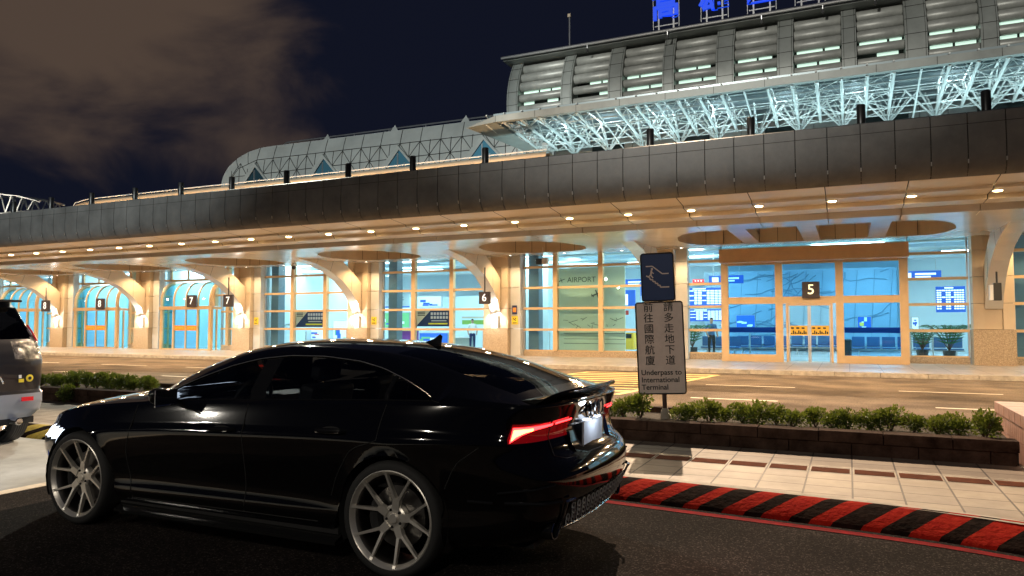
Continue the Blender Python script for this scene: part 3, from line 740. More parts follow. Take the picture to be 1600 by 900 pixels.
slab('shelf_unit', 722, 500, 757, 507, 37, .4, M('shelf_green', (.25, .45, .08), .6), 'green shelf display behind the standing person', 'shelf', lambda mb, a, b, Y: mb.box(a.x, b.x, Y - .02, Y + .4, b.z + .1, b.z + .2, m_cream))
bs = slab('bank_sign', 597, 460, 640, 481, 36, .08, m_iwall, 'pale fascia sign with two dark blue characters over the bank counter', 'sign', lambda mb, a, b, Y: mb.box(a.x, b.x, Y - .01, Y, a.z, a.z + .08, m_screen))
c = gy(619, 471, 35.97); text_obj('銀行', .55, m_navy, (c.x - bs.location.x, -.03, c.z - bs.location.z), bs, 'lettering', sp=1)
bs = slab('blue_pillar_sign', 591, 456, 600, 482, 31, .1, m_screen, 'narrow blue lit sign at the left edge of the bank bay', 'sign', lambda mb, a, b, Y: mb.box(a.x, b.x, Y - .01, Y, b.z + .02, b.z + .12, M('red3', (.7, .05, .05), .5)))
slab('blue_info_sign', 421, 464, 428, 484, 32, .1, m_screen, 'small upright blue sign beside the palm in the left glass bay', 'sign', lambda mb, a, b, Y: mb.box(a.x + .05, b.x - .05, Y - .01, Y - .002, a.z + .1, b.z - .15, m_screen_w))
def ad(px, py, px2, py2, Y, cols, label):
    a = gy(px, py2, Y); b = gy(px2, py, Y); o = thing('light_box', (a.x, Y, a.z), label, 'display'); w, h = b.x - a.x, b.z - a.z
    mb = MB(); mb.box(0, w, 0, .12, 0, h, m_alu); mb.build('case', o); r = random.Random(int(px)); mb = MB(); x = .04
    mb.box(.03, w - .03, -.01, -.002, .03, h - .03, M('ad_ground', cols[0], .5, emit=cols[0], es=.6))
    for k in range(5):
        x0 = r.uniform(.05, w * .7); z0 = r.uniform(.05, h * .7); c = cols[1 + k % (len(cols) - 1)]
        mb.box(x0, min(w - .05, x0 + r.uniform(.1, .35) * w), -.02 - .002 * k, -.011 - .002 * k, z0, min(h - .05, z0 + r.uniform(.08, .25) * h), M('ad_patch', c, .5, emit=c, es=.5))
    mb.build('panel', o)
BL, WHT, GRN, RD, YL = (.03, .12, .5), (.75, .85, .9), (.15, .45, .2), (.6, .06, .05), (.8, .6, .1)
ad(470, 515, 505, 530, 34, (WHT, RD, BL), 'low white and red display under the left navy poster')
ad(655, 520, 700, 536, 36, (BL, WHT, GRN), 'low blue and green display under the navy poster by the purple counter')
ad(652, 462, 690, 480, 38, (WHT, BL, BL), 'pale board with blue writing over the right navy poster')
ad(596, 488, 640, 512, 36, (GRN, WHT, BL, WHT), 'green and white bank screens above the purple counter')
ad(520, 500, 545, 535, 36, (WHT, BL, GRN), 'tall white display at the right of the left navy poster')
ad(830, 500, 862, 516, 36, (BL, WHT, WHT), 'row of blue and white posters above the grey green counter')
ad(1150, 492, 1180, 512, 39.5, (BL, WHT), 'blue panel low behind the left pane of entrance five')
ad(1340, 494, 1362, 520, 38, (BL, WHT, YL), 'dark blue kiosk screen behind the right pane of entrance five')
ad(1424, 495, 1436, 515, 36, (WHT, BL), 'narrow pale board by the low palm')
ad(1582, 450, 1600, 512, 33, (GRN, WHT), 'green and white panel past the last column at the right edge')
ad(1000, 440, 1003, 500, 33, (BL, WHT), 'narrow blue upright just behind the road sign')
def inner_details():
    r = random.Random(21)
    o = thing('ceiling_pipes', (-20, 34, 4.6), 'white pipes and cable trays running along under the bright hall ceiling', 'pipe')
    for y, z, rr in ((32.0, 4.75, .05), (33.1, 4.55, .07), (34.6, 4.70, .04), (36.0, 4.50, .08), (38.5, 4.6, .05)):
        mb = MB((-20, 34, 4.6)); mb.tube([(-59, y, z), (12.5, y, z)], rr, m_alu if rr < .06 else m_iwall, 8); mb.build('pipe', o, True)
    for k, (x, y) in enumerate(((-17.6, 36.5), (-26.0, 35.5), (-10.2, 37), (-5.3, 36), (2.9, 36.5), (-32.9, 35), (-40.5, 35))):
        o = thing('hanging_sign', (x, y, 3.5), 'blue hanging sign with white bars inside the hall, %s' % ['over the bank bay', 'in the palm bay', 'behind the frosted panel', 'left of entrance five', 'right of entrance five', 'behind the numeral seven entrance', 'behind the numeral eight entrance'][k], 'sign')
        mb = MB(); mb.box(-.8, .8, -.05, .05, 0, .38, m_screen); mb.build('panel', o)
        mb = MB(); mb.box(-.65, -.35, -.06, -.052, .08, .30, m_screen_w); mb.box(-.2, .6, -.06, -.052, .20, .28, m_screen_w); mb.box(-.2, .4, -.06, -.052, .09, .15, m_screen_w); mb.build('printed_face', o)
        mb = MB(); mb.tube([(-.6, 0, .38), (-.6, 0, 1.75)], .015, m_alu, 5); mb.tube([(.6, 0, .38), (.6, 0, 1.75)], .015, m_alu, 5); mb.build('hanger', o)
    src = None
    for k, (x, y) in enumerate(((-18.4, 32.4), (-16.2, 32.3), (-27.4, 32), (-25.4, 33), (-12.9, 32.2), (2.2, 32.6), (3.0, 33.1), (-3.8, 32.2))):
        o = thing('queue_post', (x, y, .13), 'slim belt barrier post standing inside the glass front', 'post', 'belt barrier posts in the hall') if src is None else None
        if o:
            mb = MB(); mb.lathe([(0, 0), (.16, 0), (.15, .03), (.03, .05), (.03, .95), (.04, .96), (.04, 1.02), (0, 1.02)], (0, 0, 0), (0, 0, 1), m_alu, 14); mb.build('pole', o, True); src = o
        else: c = copy_tree(src); c.location = (x, y, .13)
inner_details()
# frosted film wall behind the AIRPORT bay
def film():
    o = thing('frosted_partition', (-11.6, 30.6, .13), 'grey green frosted partition lettered AIRPORT behind the glass front', 'partition')
    mb = MB((-11.6, 30.6, .13)); mb.box(-11.9, -8.75, 30.6, 30.65, .37, 4.05, m_frost); mb.build('panel', o)
    text_obj('AIRPORT', .33, m_frost_ink, (.86, -.01, 3.38), o, 'lettering')
    mb = MB()
    def pl(cx, cz, s):
        mb.bar((cx - s, -.008, cz - s * .35), (cx + s, -.008, cz + s * .35), s * .22, .004, m_frost_ink, up=(0, 1, 0)); mb.bar((cx - s * .3, -.008, cz + s * .6), (cx + s * .2, -.008, cz - s * .65), s * .2, .004, m_frost_ink, up=(0, 1, 0)); mb.bar((cx - s, -.0095, cz - s * .05), (cx - s * .6, -.0095, cz - s * .5), s * .15, .004, m_frost_ink, up=(0, 1, 0))
    pl(-.08, 3.38, .15); pl(1.6, 2.75, .28)
    r = random.Random(4)
    for k in range(16):
        x = r.uniform(.1, 2.6); z = r.uniform(1.3, 1.75); mb.bar((x, -.008, z), (x + r.uniform(-.5, .5), -.008, z + r.uniform(-.2, .2)), .02, .004, m_frost_ink, up=(0, 1, 0))
    for z in (.55, .75, 1.0): mb.box(.02, 2.85, -.010, -.004, z, z + .02, m_frost_ink)
    mb.build('etched_drawing', o)
film()
def mural():
    o = thing('relief_mural', (-3.4, 40.8, .5), 'blue grey relief wall of carved map lines behind entrance five', 'mural')
    mb = MB((-3.4, 40.8, .5)); mb.box(-7.2, 2.2, 40.8, 41, .5, 4.4, m_mural); mb.build('panel', o)
    mb = MB((-3.4, 40.8, .5)); r = random.Random(11); mi = M('mural_groove', (.21, .31, .38), .7)
    for k in range(34):
        x, z = r.uniform(-7, 1.5), r.uniform(.7, 4.2); a = r.uniform(-.5, .5); pts = []
        for q in range(7):
            pts.append((x, 40.78, z)); x += .42 * math.cos(a); z += .3 * math.sin(a); a += r.uniform(-.55, .55)
            if not (.6 < z < 4.3) or x > 2.1: break
        if len(pts) > 1: mb.tube(pts, .022, mi, 4)
    for k in range(12): x = -7 + k * .8; mb.tube([(x, 40.78, .6), (x + .25, 40.78, 4.3)], .012, mi, 4)
    mb.build('carved_line', o)
mural()
def palm(px, Y, h, label, seed):
    r = random.Random(seed); c = gy(px, 540, Y); o = thing('potted_palm', (c.x, Y, .13), label, 'potted plant', 'potted palms behind the glass')
    mb = MB(); mb.lathe([(0, 0), (.17, 0), (.22, .42), (.19, .42), (.19, .38), (0, .38)], (0, 0, 0), (0, 0, 1), m_pot, 16); mb.build('pot', o)
    mb = MB()
    for k in range(16):
        a = r.uniform(0, 6.28); L = r.uniform(.5, .9) * h; st = []
        for q in range(7):
            t = q / 6; st.append(Vector((math.cos(a) * L * .75 * t, math.sin(a) * L * .75 * t, .4 + h * .55 * math.sin(t * 1.9) * r.uniform(.95, 1.0) + .2 * t)))
        mb.tube(st, [.012] * 6 + [.004], m_twig, 4)
        for q in range(1, 6):
            for sd in (-1, 1):
                for e in (0, .5):
                    p = st[q].lerp(st[q + 1], e); d = (st[q + 1] - st[q]).normalized(); s = d.cross(Vector((0, 0, 1))).normalized() * sd
                    tip = p + (s * .8 + d * .6 + Vector((0, 0, -.25))).normalized() * .28 * h
                    wv = d * .022; mb.add([p - wv, p + wv, tip], [(0, 1, 2)], m_palm)
    mb.build('fronds', o)
palm(1483, 31.6, 1.5, 'tall potted palm in a black pot under the right flight board', 1)
palm(1441, 32.4, 1.2, 'lower spreading palm to the left of the black potted palm', 2)
palm(1082, 32, 1.5, 'potted palm between the road sign and entrance five', 3)
palm(426, 31.4, 1.6, 'potted palm in the glass bay left of the navy poster', 4)
def seats(px, Y, n, label):
    c = gy(px, 540, Y); o = thing('bench_seating', (c.x, Y, .13), label, 'seating', 'blue waiting seats in the hall'); mb = MB()
    mb.box(0, n * .58, .1, .16, .30, .36, m_alu); mb.build('beam', o)
    for k in range(n):
        mb = MB(); mb.box(k * .58 + .03, k * .58 + .53, -.22, .24, .37, .43, m_seat); mb.build('seat', o, bevel=.02)
        mb = MB(); mb.box(k * .58 + .03, k * .58 + .53, .22, .28, .45, .88, m_seat, Matrix.Translation((0, 0, 0))); mb.build('backrest', o, bevel=.02)
    for k in (0.3, n * .58 - .3):
        mb = MB(); mb.box(k - .02, k + .02, -.15, .2, 0, .3, m_alu); mb.build('leg', o)
seats(1095, 33, 3, 'row of blue seats beside the palm left of entrance five')
seats(1150, 35, 4, 'row of blue seats seen through the left pane of entrance five')
seats(1235, 36.5, 4, 'row of blue seats seen through the sliding doors of entrance five')
seats(1330, 34.5, 5, 'row of blue seats seen through the right pane of entrance five')
seats(1430, 34, 3, 'row of blue seats behind the low palm')
def bin_(px, Y, label):
    c = gy(px, 540, Y); o = thing('litter_bin', (c.x, Y, .13), label, 'bin'); mb = MB(); mb.lathe([(0, 0), (.2, 0), (.22, .75), (.17, .8), (.17, .74)], (0, 0, 0), (0, 0, 1), m_pot, 18); mb.build('body', o, True)
bin_(1322, 33, 'dark bin behind the right pane of entrance five')
def person(px, Y, z0, shirt, trous, label, H=1.68):
    c = gy(px, 540, Y)
    sk = {'pel': (0, 0, .93, .13), 'wst': (0, 0, 1.08, .125), 'chs': (0, .01, 1.30, .15), 'nck': (0, .01, 1.47, .05), 'hd0': (0, -.01, 1.54, .075), 'hd1': (0, -.015, 1.62, .09), 'hd2': (0, 0, 1.70, .05)}
    ed = [('pel', 'wst'), ('wst', 'chs'), ('chs', 'nck'), ('nck', 'hd0'), ('hd0', 'hd1'), ('hd1', 'hd2')]
    for s, n in ((1, 'l'), (-1, 'r')):
        sk.update({n + 'hp': (s * .09, 0, .88, .095), n + 'kn': (s * .10, -.03 * s, .48, .06), n + 'an': (s * .11, .04 * s, .08, .042), n + 'to': (s * .13, -.12 + .04 * s, .03, .035),
                   n + 'sh': (s * .18, .01, 1.40, .06), n + 'el': (s * .25, .03, 1.12, .045), n + 'wr': (s * .22, -.12, .92, .032), n + 'hn': (s * .20, -.18, .86, .035)})
        ed += [('pel', n + 'hp'), (n + 'hp', n + 'kn'), (n + 'kn', n + 'an'), (n + 'an', n + 'to'), ('chs', n + 'sh'), (n + 'sh', n + 'el'), (n + 'el', n + 'wr'), (n + 'wr', n + 'hn')]
    ks = list(sk); me = bpy.data.meshes.new('person'); me.from_pydata([sk[k][:3] for k in ks], [(ks.index(a), ks.index(b)) for a, b in ed], [])
    o = bpy.data.objects.new('person', me); COL.objects.link(o); o.modifiers.new('s', 'SKIN'); sb = o.modifiers.new('u', 'SUBSURF'); sb.levels = 2; sb.render_levels = 2
    if not me.skin_vertices:
        bpy.context.view_layer.objects.active = o; o.select_set(True)
    if me.skin_vertices:
        for i, k in enumerate(ks): me.skin_vertices[0].data[i].radius = (sk[k][3], sk[k][3] * (.8 if k in ('chs', 'wst', 'pel') else 1)); me.skin_vertices[0].data[i].use_root = (k == 'pel')
    ev = o.evaluated_get(bpy.context.evaluated_depsgraph_get()); m2 = bpy.data.meshes.new_from_object(ev); bpy.data.objects.remove(o)
    skin = M('skin', (.45, .28, .2), .6); hair = M('hair', (.02, .015, .012), .6)
    for q in (skin, shirt, trous, hair): m2.materials.append(q)
    for p in m2.polygons:
        z = p.center.z; x = abs(p.center.x); p.use_smooth = True
        p.material_index = 3 if z > 1.62 or (z > 1.5 and p.center.y > .04 and x < .09) else 0 if z > 1.45 or (x > .17 and z < 1.12 and z > .8) else 1 if z > .94 else 2 if z > .07 else 3
    o = bpy.data.objects.new('person', m2); COL.objects.link(o); o.location = (c.x, Y, z0); o.rotation_euler = (0, 0, .6); return tag(o, label, 'person')
person(738, 33.6, .13, m_wht, m_navy, 'person in a white shirt standing at the desk behind the glass above the boot')
person(1112, 32.2, .13, m_seat, m_ink, 'person in blue beside the palm left of entrance five')
slab('service_desk', 708, 528, 733, 547, 33.5, .5, m_counter, 'grey service desk behind the glass next to the standing person', 'desk', lambda mb, a, b, Y: mb.box(a.x - .05, b.x + .05, Y - .1, Y + .6, b.z, b.z + .05, m_wht))

# ------------------------------------------------------------------ notices, number signs, speaker
for c, where in zip(CXS[2:5], ('between the frosted panel and the bank bay', 'between the two navy posters', 'left of the palm bay')):
    o = thing('safety_notice', (c + .86, 29.60, 1.72), 'yellow notice on the pale pilaster ' + where, 'notice', 'yellow notices on the pilasters')
    mb = MB(); mb.box(-.15, .15, -.01, .01, -.19, .19, m_yplate); mb.build('plate', o)
    mb = MB(); mb.bar((-.08, -.013, .08), (.06, -.013, -.02), .035, .004, m_ink, up=(0, 1, 0)); mb.disc((.05, -.0125, .08), (0, -1, 0), .03, m_ink, 8); mb.box(-.1, .1, -.014, -.011, -.14, -.10, m_ink); mb.build('symbol', o)
o = thing('safety_notice', (-13.54, 29.60, 2.18), 'small dark blue notice with an orange square above the yellow one', 'notice')
mb = MB(); mb.box(-.13, .11, -.01, .01, -.2, .2, m_navy); mb.box(-.09, .07, -.014, -.0102, -.1, .1, m_orange); mb.build('plate', o)
def num_sign(ch, px, py, Y, s, hang, lab, lit=m_num_w, cat='sign'):
    c = gy(px, py, Y); o = thing('number_sign', c, lab, cat, None, 0); mb = MB()
    mb.box(-s / 2, s / 2, -.06, .06, -s / 2, s / 2, m_numb); mb.build('box', o, bevel=.01)
    text_obj(ch, s * .85, lit, (0, -.064, 0), o, 'numeral', bold=.003)
    if hang:
        mb = MB(); mb.tube([(0, 0, s / 2), (0, 0, hang)], .03, m_post, 8); mb.build('hanger', o)
num_sign('5', 1267, 453, 28.72, .60, 0, 'square sign with a glowing numeral 5 over the sliding doors', m_numb_lit)
num_sign('6', 757.5, 465.5, 27.6, .52, 1.3, 'hanging square sign with a white numeral 6 by the bank bay')
num_sign('7', 357, 470, 27.6, .62, 1.2, 'hanging square sign with a white numeral 7 right of an arched entrance')
num_sign('7', 300, 470.5, 29.0, .66, 0, 'brown plate with a numeral 7 on the hood of an arched entrance', m_num_w)
num_sign('8', 157, 475, 29.0, .66, 0, 'brown plate with a numeral 8 on the arched entrance hood', m_num_w)
num_sign('8', 71.5, 478, 27.6, .66, 1.1, 'hanging square sign with a white numeral 8 beside the parked van', m_num_w)
o = thing('hanging_speaker', gy(1555, 455, 27.3), 'black box speaker hanging from the curved bracket at the right', 'speaker')
mb = MB(); mb.box(-.06, .16, -.12, .12, -.30, .26, m_post); mb.build('case', o, bevel=.02)
mb = MB(); mb.box(-.16, -.064, -.10, .10, -.28, .20, m_wht); mb.build('front_plate', o)
mb = MB(); mb.tube([(.05, 0, .26), (.05, 0, .62)], .03, m_post); mb.build('hanger', o)
o = thing('ceiling_camera', gy(848, 408, 27), 'black and white camera box hanging under the soffit left of the frosted panel', 'camera')
mb = MB(); mb.box(-.25, 0, -.1, .1, -.13, .1, m_post); mb.build('camera_body', o); mb = MB(); mb.box(.004, .22, -.1, .1, -.13, .12, m_wht); mb.build('housing', o)
mb = MB(); mb.tube([(0, 0, .1), (0, 0, .55)], .02, m_alu); mb.build('hanger', o)
o = thing('ceiling_camera', gy(459, 418, 28), 'dark dome camera on a short stem in front of the palm bay', 'camera')
mb = MB(); mb.ell((0, 0, 0), (.1, .1, .1), m_post); mb.build('dome', o, True); mb = MB(); mb.tube([(0, 0, .05), (0, 0, .6)], .03, m_alu); mb.build('stem', o)

# ------------------------------------------------------------------ canopy
can = thing('entrance_canopy', (-20, 19, 4.5), 'long dark metal canopy with a cream underside and a row of downlights over the road', 'canopy')
CO = (-20, 19, 4.5); XL, XR = -62.0, 12.0
FP = [(19.6, 6.30), (19.02, 6.30), (18.97, 6.27), (18.96, 6.03), (18.96, 6.015), (18.95, 5.6), (18.955, 5.35), (18.985, 5.18), (19.04, 5.02), (19.12, 4.93), (19.24, 4.875)]
def fascia():
    mb = MB(CO); x = 8.32
    while x < XR: x += .725
    pins = mb
    while x > XL:
        a, b = x - .725 + .010, x - .010
        for (p, q) in zip(FP, FP[1:]): mb.quad((a, *p), (b, *p), (b, *q), (a, *q), m_fascia)
        for xx, s in ((a, 1), (b, -1)):   # returns into the joint
            for (p, q) in zip(FP, FP[1:]): mb.quad((xx, *p), (xx, p[0] + .05, p[1]), (xx, q[0] + .05, q[1]), (xx, *q), m_fascia)
        pins.tube([(b + .010, 18.95, 5.22), (b + .010, 18.965, 5.13)], .014, m_alu, 6)
        pass
        x -= .725
    for (p, q) in zip(FP, FP[1:]): mb.quad((XL, p[0] + .035, p[1] - .01), (XR, p[0] + .035, p[1] - .01), (XR, q[0] + .035, q[1]), (XL, q[0] + .035, q[1]), m_dark)
    mb.box(XL, XR, 18.958, 18.965, 6.02, 6.032, m_dark)
    o = mb.build('fascia', can, smooth=True, ang=25)
    mb = MB(CO); mb.box(XL, XR, 19.6, 29.9, 5.9, 6.1, m_roofd); mb.box(XL, XR, 19.5, 19.62, 5.9, 6.28, m_roofd); mb.build('roof_deck', can)
fascia()
def opening(x):   # half-lens openings of the soffit between the brackets: (front, back) or None
    for a, b in ((-5.3, 3.0), *[(CXS[i + 1] + 1.5, CXS[i] - 1.9) for i in range(1, 7)], (6.2, 12.5)):
        if a < x < b:
            h = 1.3 if b - a > 6 else (b - a) / 2
            e = min(x - a, b - x) / h; t = 1 - (1 - min(1, e)) ** 2
            t = math.sqrt(max(0, t)); return 25.6 - 2.5 * t, 25.6 + 1.6 * math.sqrt(max(0, 1 - (1 - min(1, e * 1.6)) ** 2))
    return None
def soffit():
    prof = [(19.24, 4.874), (19.3, 4.86), (20.1, 4.785), (20.12, 4.72), (20.95, 4.70), (21.0, 4.60), (21.6, 4.58), (21.62, 4.65), (22.05, 4.64), (22.1, 4.46), (22.8, 4.44)]
    mb = MB(CO); x = XL
    while x < XR:
        a, b = x + .012, min(x + 1.81, XR) - .012
        for i, (p, q) in enumerate(zip(prof, prof[1:])): mb.quad((a, *p), (b, *p), (b, *q), (a, *q), m_soffit if i < 6 else m_soffit2)
        x += 1.81
    mb.quad((XL, 19.3, 4.92), (XR, 19.3, 4.92), (XR, 22.5, 4.72), (XL, 22.5, 4.72), m_dark)
    o = mb.build('front_soffit', can, smooth=True, ang=20)
    mb = MB(CO); cof = MB(CO); x = XL; dx = .12
    while x < XR:
        xa, xb = x, x + dx; oa, ob = opening(xa), opening(xb); zf = 4.44
        if oa is None: oa = (25.6, 25.6)
        if ob is None: ob = (25.6, 25.6)
        def zs(y): return 4.44 + .16 * max(0, (y - 26) / 3.9) ** 1.5
        mb.quad((xa, 22.8, zf), (xb, 22.8, zf), (xb, ob[0], zf), (xa, oa[0], zf), m_soffit2)
        ys = [0, .35, .7, 1]
        for s, t in zip(ys, ys[1:]):
            ya, yb, yc, yd = oa[1] + (29.9 - oa[1]) * s, ob[1] + (29.9 - ob[1]) * s, ob[1] + (29.9 - ob[1]) * t, oa[1] + (29.9 - oa[1]) * t
            mb.quad((xa, ya, zs(ya)), (xb, yb, zs(yb)), (xb, yc, zs(yc)), (xa, yd, zs(yd)), m_soffit2)
        if oa != ob or oa[0] != oa[1]:
            for k in (0, 1):
                cof.quad((xa, oa[k], 4.44), (xb, ob[k], 4.44), (xb, ob[k], 5.3), (xa, oa[k], 5.3), m_coffer)
                d = -.05 if k == 0 else .05
                mb.quad((xa, oa[k], 4.42), (xb, ob[k], 4.42), (xb, ob[k] + d, 4.42), (xa, oa[k] + d, 4.42), m_soffit2)
        x += dx
    mb.build('rear_soffit', can, smooth=True, ang=30)
    for a, b in ((-5.3, 3.0), *[(CXS[i + 1] + 1.5, CXS[i] - 1.9) for i in range(1, 7)], (6.2, 12.5)):
        x = a + .6
        while x < b - .3:
            o2 = opening(x); cof.box(x, x + .015, o2[1] - .012, o2[1] - .001, 4.46, 5.29, m_dark); x += .62
    cof.box(XL, XR, 22.4, 29.9, 5.3, 5.35, m_coffer)
    cof.build('coffer', can)
    mb = MB(CO)
    for x in (-3.35, -1.35, .65): mb.box(x, x + .52, 22.9, 27.4, 4.445, 4.75, m_soffit2)
    mb.build('cross_beam', can)
soffit()
def downlights():
    src = None; x = 3.30 + 1.81 * 3; i = 0
    rr = random.Random(8)
    while x > -60:
        z = 4.712
        if src is None:
            o = thing('downlight', (x, 20.5, z), 'round warm downlight set in the cream underside of the canopy', 'lamp', 'warm downlights along the canopy soffit')
            mb = MB(); mb.lathe([(.10, -.005), (.135, -.012), (.15, 0), (.14, .02)], (0, 0, 0), (0, 0, 1), m_alu, 18); mb.build('trim_ring', o, True)
            mb = MB(); mb.ell((0, 0, -.008), (.10, .10, .022), m_warm); mb.build('lens', o)
            light('SPOT', (0, 0, -.05), 600, (1, .71, .42), o, 'beam', .10, None, 172, .35); src = o
        else: c = copy_tree(src); c.location = (x, 20.5, z)
        x -= 1.81
downlights()
def inner_lights():
    src = None
    for x in [c + d for c in CXS for d in (1.1, 3.6, 6.1)]:
        if x > 10 or -5.5 < x < 2.5: continue
        if src is None:
            src = thing('small_downlight', (x, 24.3, 4.40), 'small pale downlight near the glass front under the canopy', 'lamp', 'pale downlights close to the glass front')
            mb = MB(); mb.disc((0, 0, .005), (0, 0, -1), .06, m_whitelamp, 12); mb.build('lens', src); mb = MB(); mb.lathe([(.06, 0), (.09, 0), (.09, .03)], (0, 0, 0), (0, 0, 1), m_alu, 12); mb.build('trim_ring', src)
            light('SPOT', (0, 0, -.04), 230, (1, .70, .38), src, 'beam', .08, None, 150, .6); src.location = (x, 28.6, 4.52)
        else: c = copy_tree(src); c.location = (x, 28.6, 4.52)
inner_lights()
# lamp posts standing on the canopy edge
def posts():
    src = None; xs = [2.94, .38, -2.17, -4.78, -9.8, -12.36, -14.86, -17.47, -20.0, -22.55, -25.03, -27.56, -30.1, -32.6, -35.2]
    od = ['first', 'second', 'third', 'fourth', 'fifth', 'sixth', 'seventh', 'eighth', 'ninth', 'tenth', 'eleventh', 'twelfth', 'thirteenth', 'fourteenth', 'fifteenth']
    for i, x in enumerate(xs):
        if src is None:
            src = thing('floodlight_post', (x, 19.3, 6.3), '', 'lamp', 'short black cylinder lamps on the canopy edge')
            mb = MB(); mb.lathe([(0, 0), (.10, 0), (.10, .50), (.085, .52), (0, .52)], (0, 0, 0), (0, 0, 1), m_post, 16); mb.build('housing', src, True)
            mb = MB(); mb.lathe([(.14, 0), (.14, .02), (.101, .03)], (0, 0, 0), (0, 0, 1), m_alu, 16); mb.build('base_ring', src); o = src
        else: o = copy_tree(src); o.location = (x, 19.3, 6.3)
        o['label'] = 'short black cylinder lamp on the canopy edge, %s from the right end' % od[i]
posts()

# ------------------------------------------------------------------ what rises behind the canopy
def walkway():
    o = thing('walkway_roof', (-30, 31.5, 9), 'long thin white walkway roof lit warm from below above the canopy edge', 'roof'); OO = (-30, 31.5, 9); mb = MB(OO)
    prof = []
    for k in range(11): a = R(90 + 18 * k); prof.append((31.0 + .55 + .55 * math.cos(a), 9.3 + .26 * math.sin(a)))
    pts = [(-46.7, .05), (-46.3, .5), (-45.4, .85), (-44, 1)]
    def sec(x, s): return [(x, 31.55 + (p[0] - 31.55) * s, 9.40 + (p[1] - 9.3) * s) for p in prof]
    rings = [sec(x, s) for x, s in pts] + [sec(-12.6, 1)]
    for a, b in zip(rings, rings[1:]):
        for i in range(len(a) - 1): mb.quad(a[i], b[i], b[i + 1], a[i + 1], m_cream)
    mb.box(-45, -12.6, 31.55, 34, 9.1, 9.6, m_cream); mb.build('roof_shell', o, True)
    mb = MB(OO); mb.tube([(-46.6, 31.3, 9.25), (-46.2, 31.2, 9.55), (-45.2, 31.2, 9.70), (-44, 31.2, 9.72), (-12.6, 31.2, 9.70)], .035, m_wht, 6); mb.build('rail', o)
    for x in range(-44, -12, 6):
        mb = MB(OO); mb.box(x, x + .3, 32.6, 32.9, 6.1, 8.99, m_cream); mb.build('post', o)
    for x in range(-45, -12, 4): light('SPOT', (x + 30, -3.0, -2.2), 480, (1, .60, .28), o, 'uplight', .1, None, 110, .8).rotation_euler = (R(125), 0, 0)
walkway()
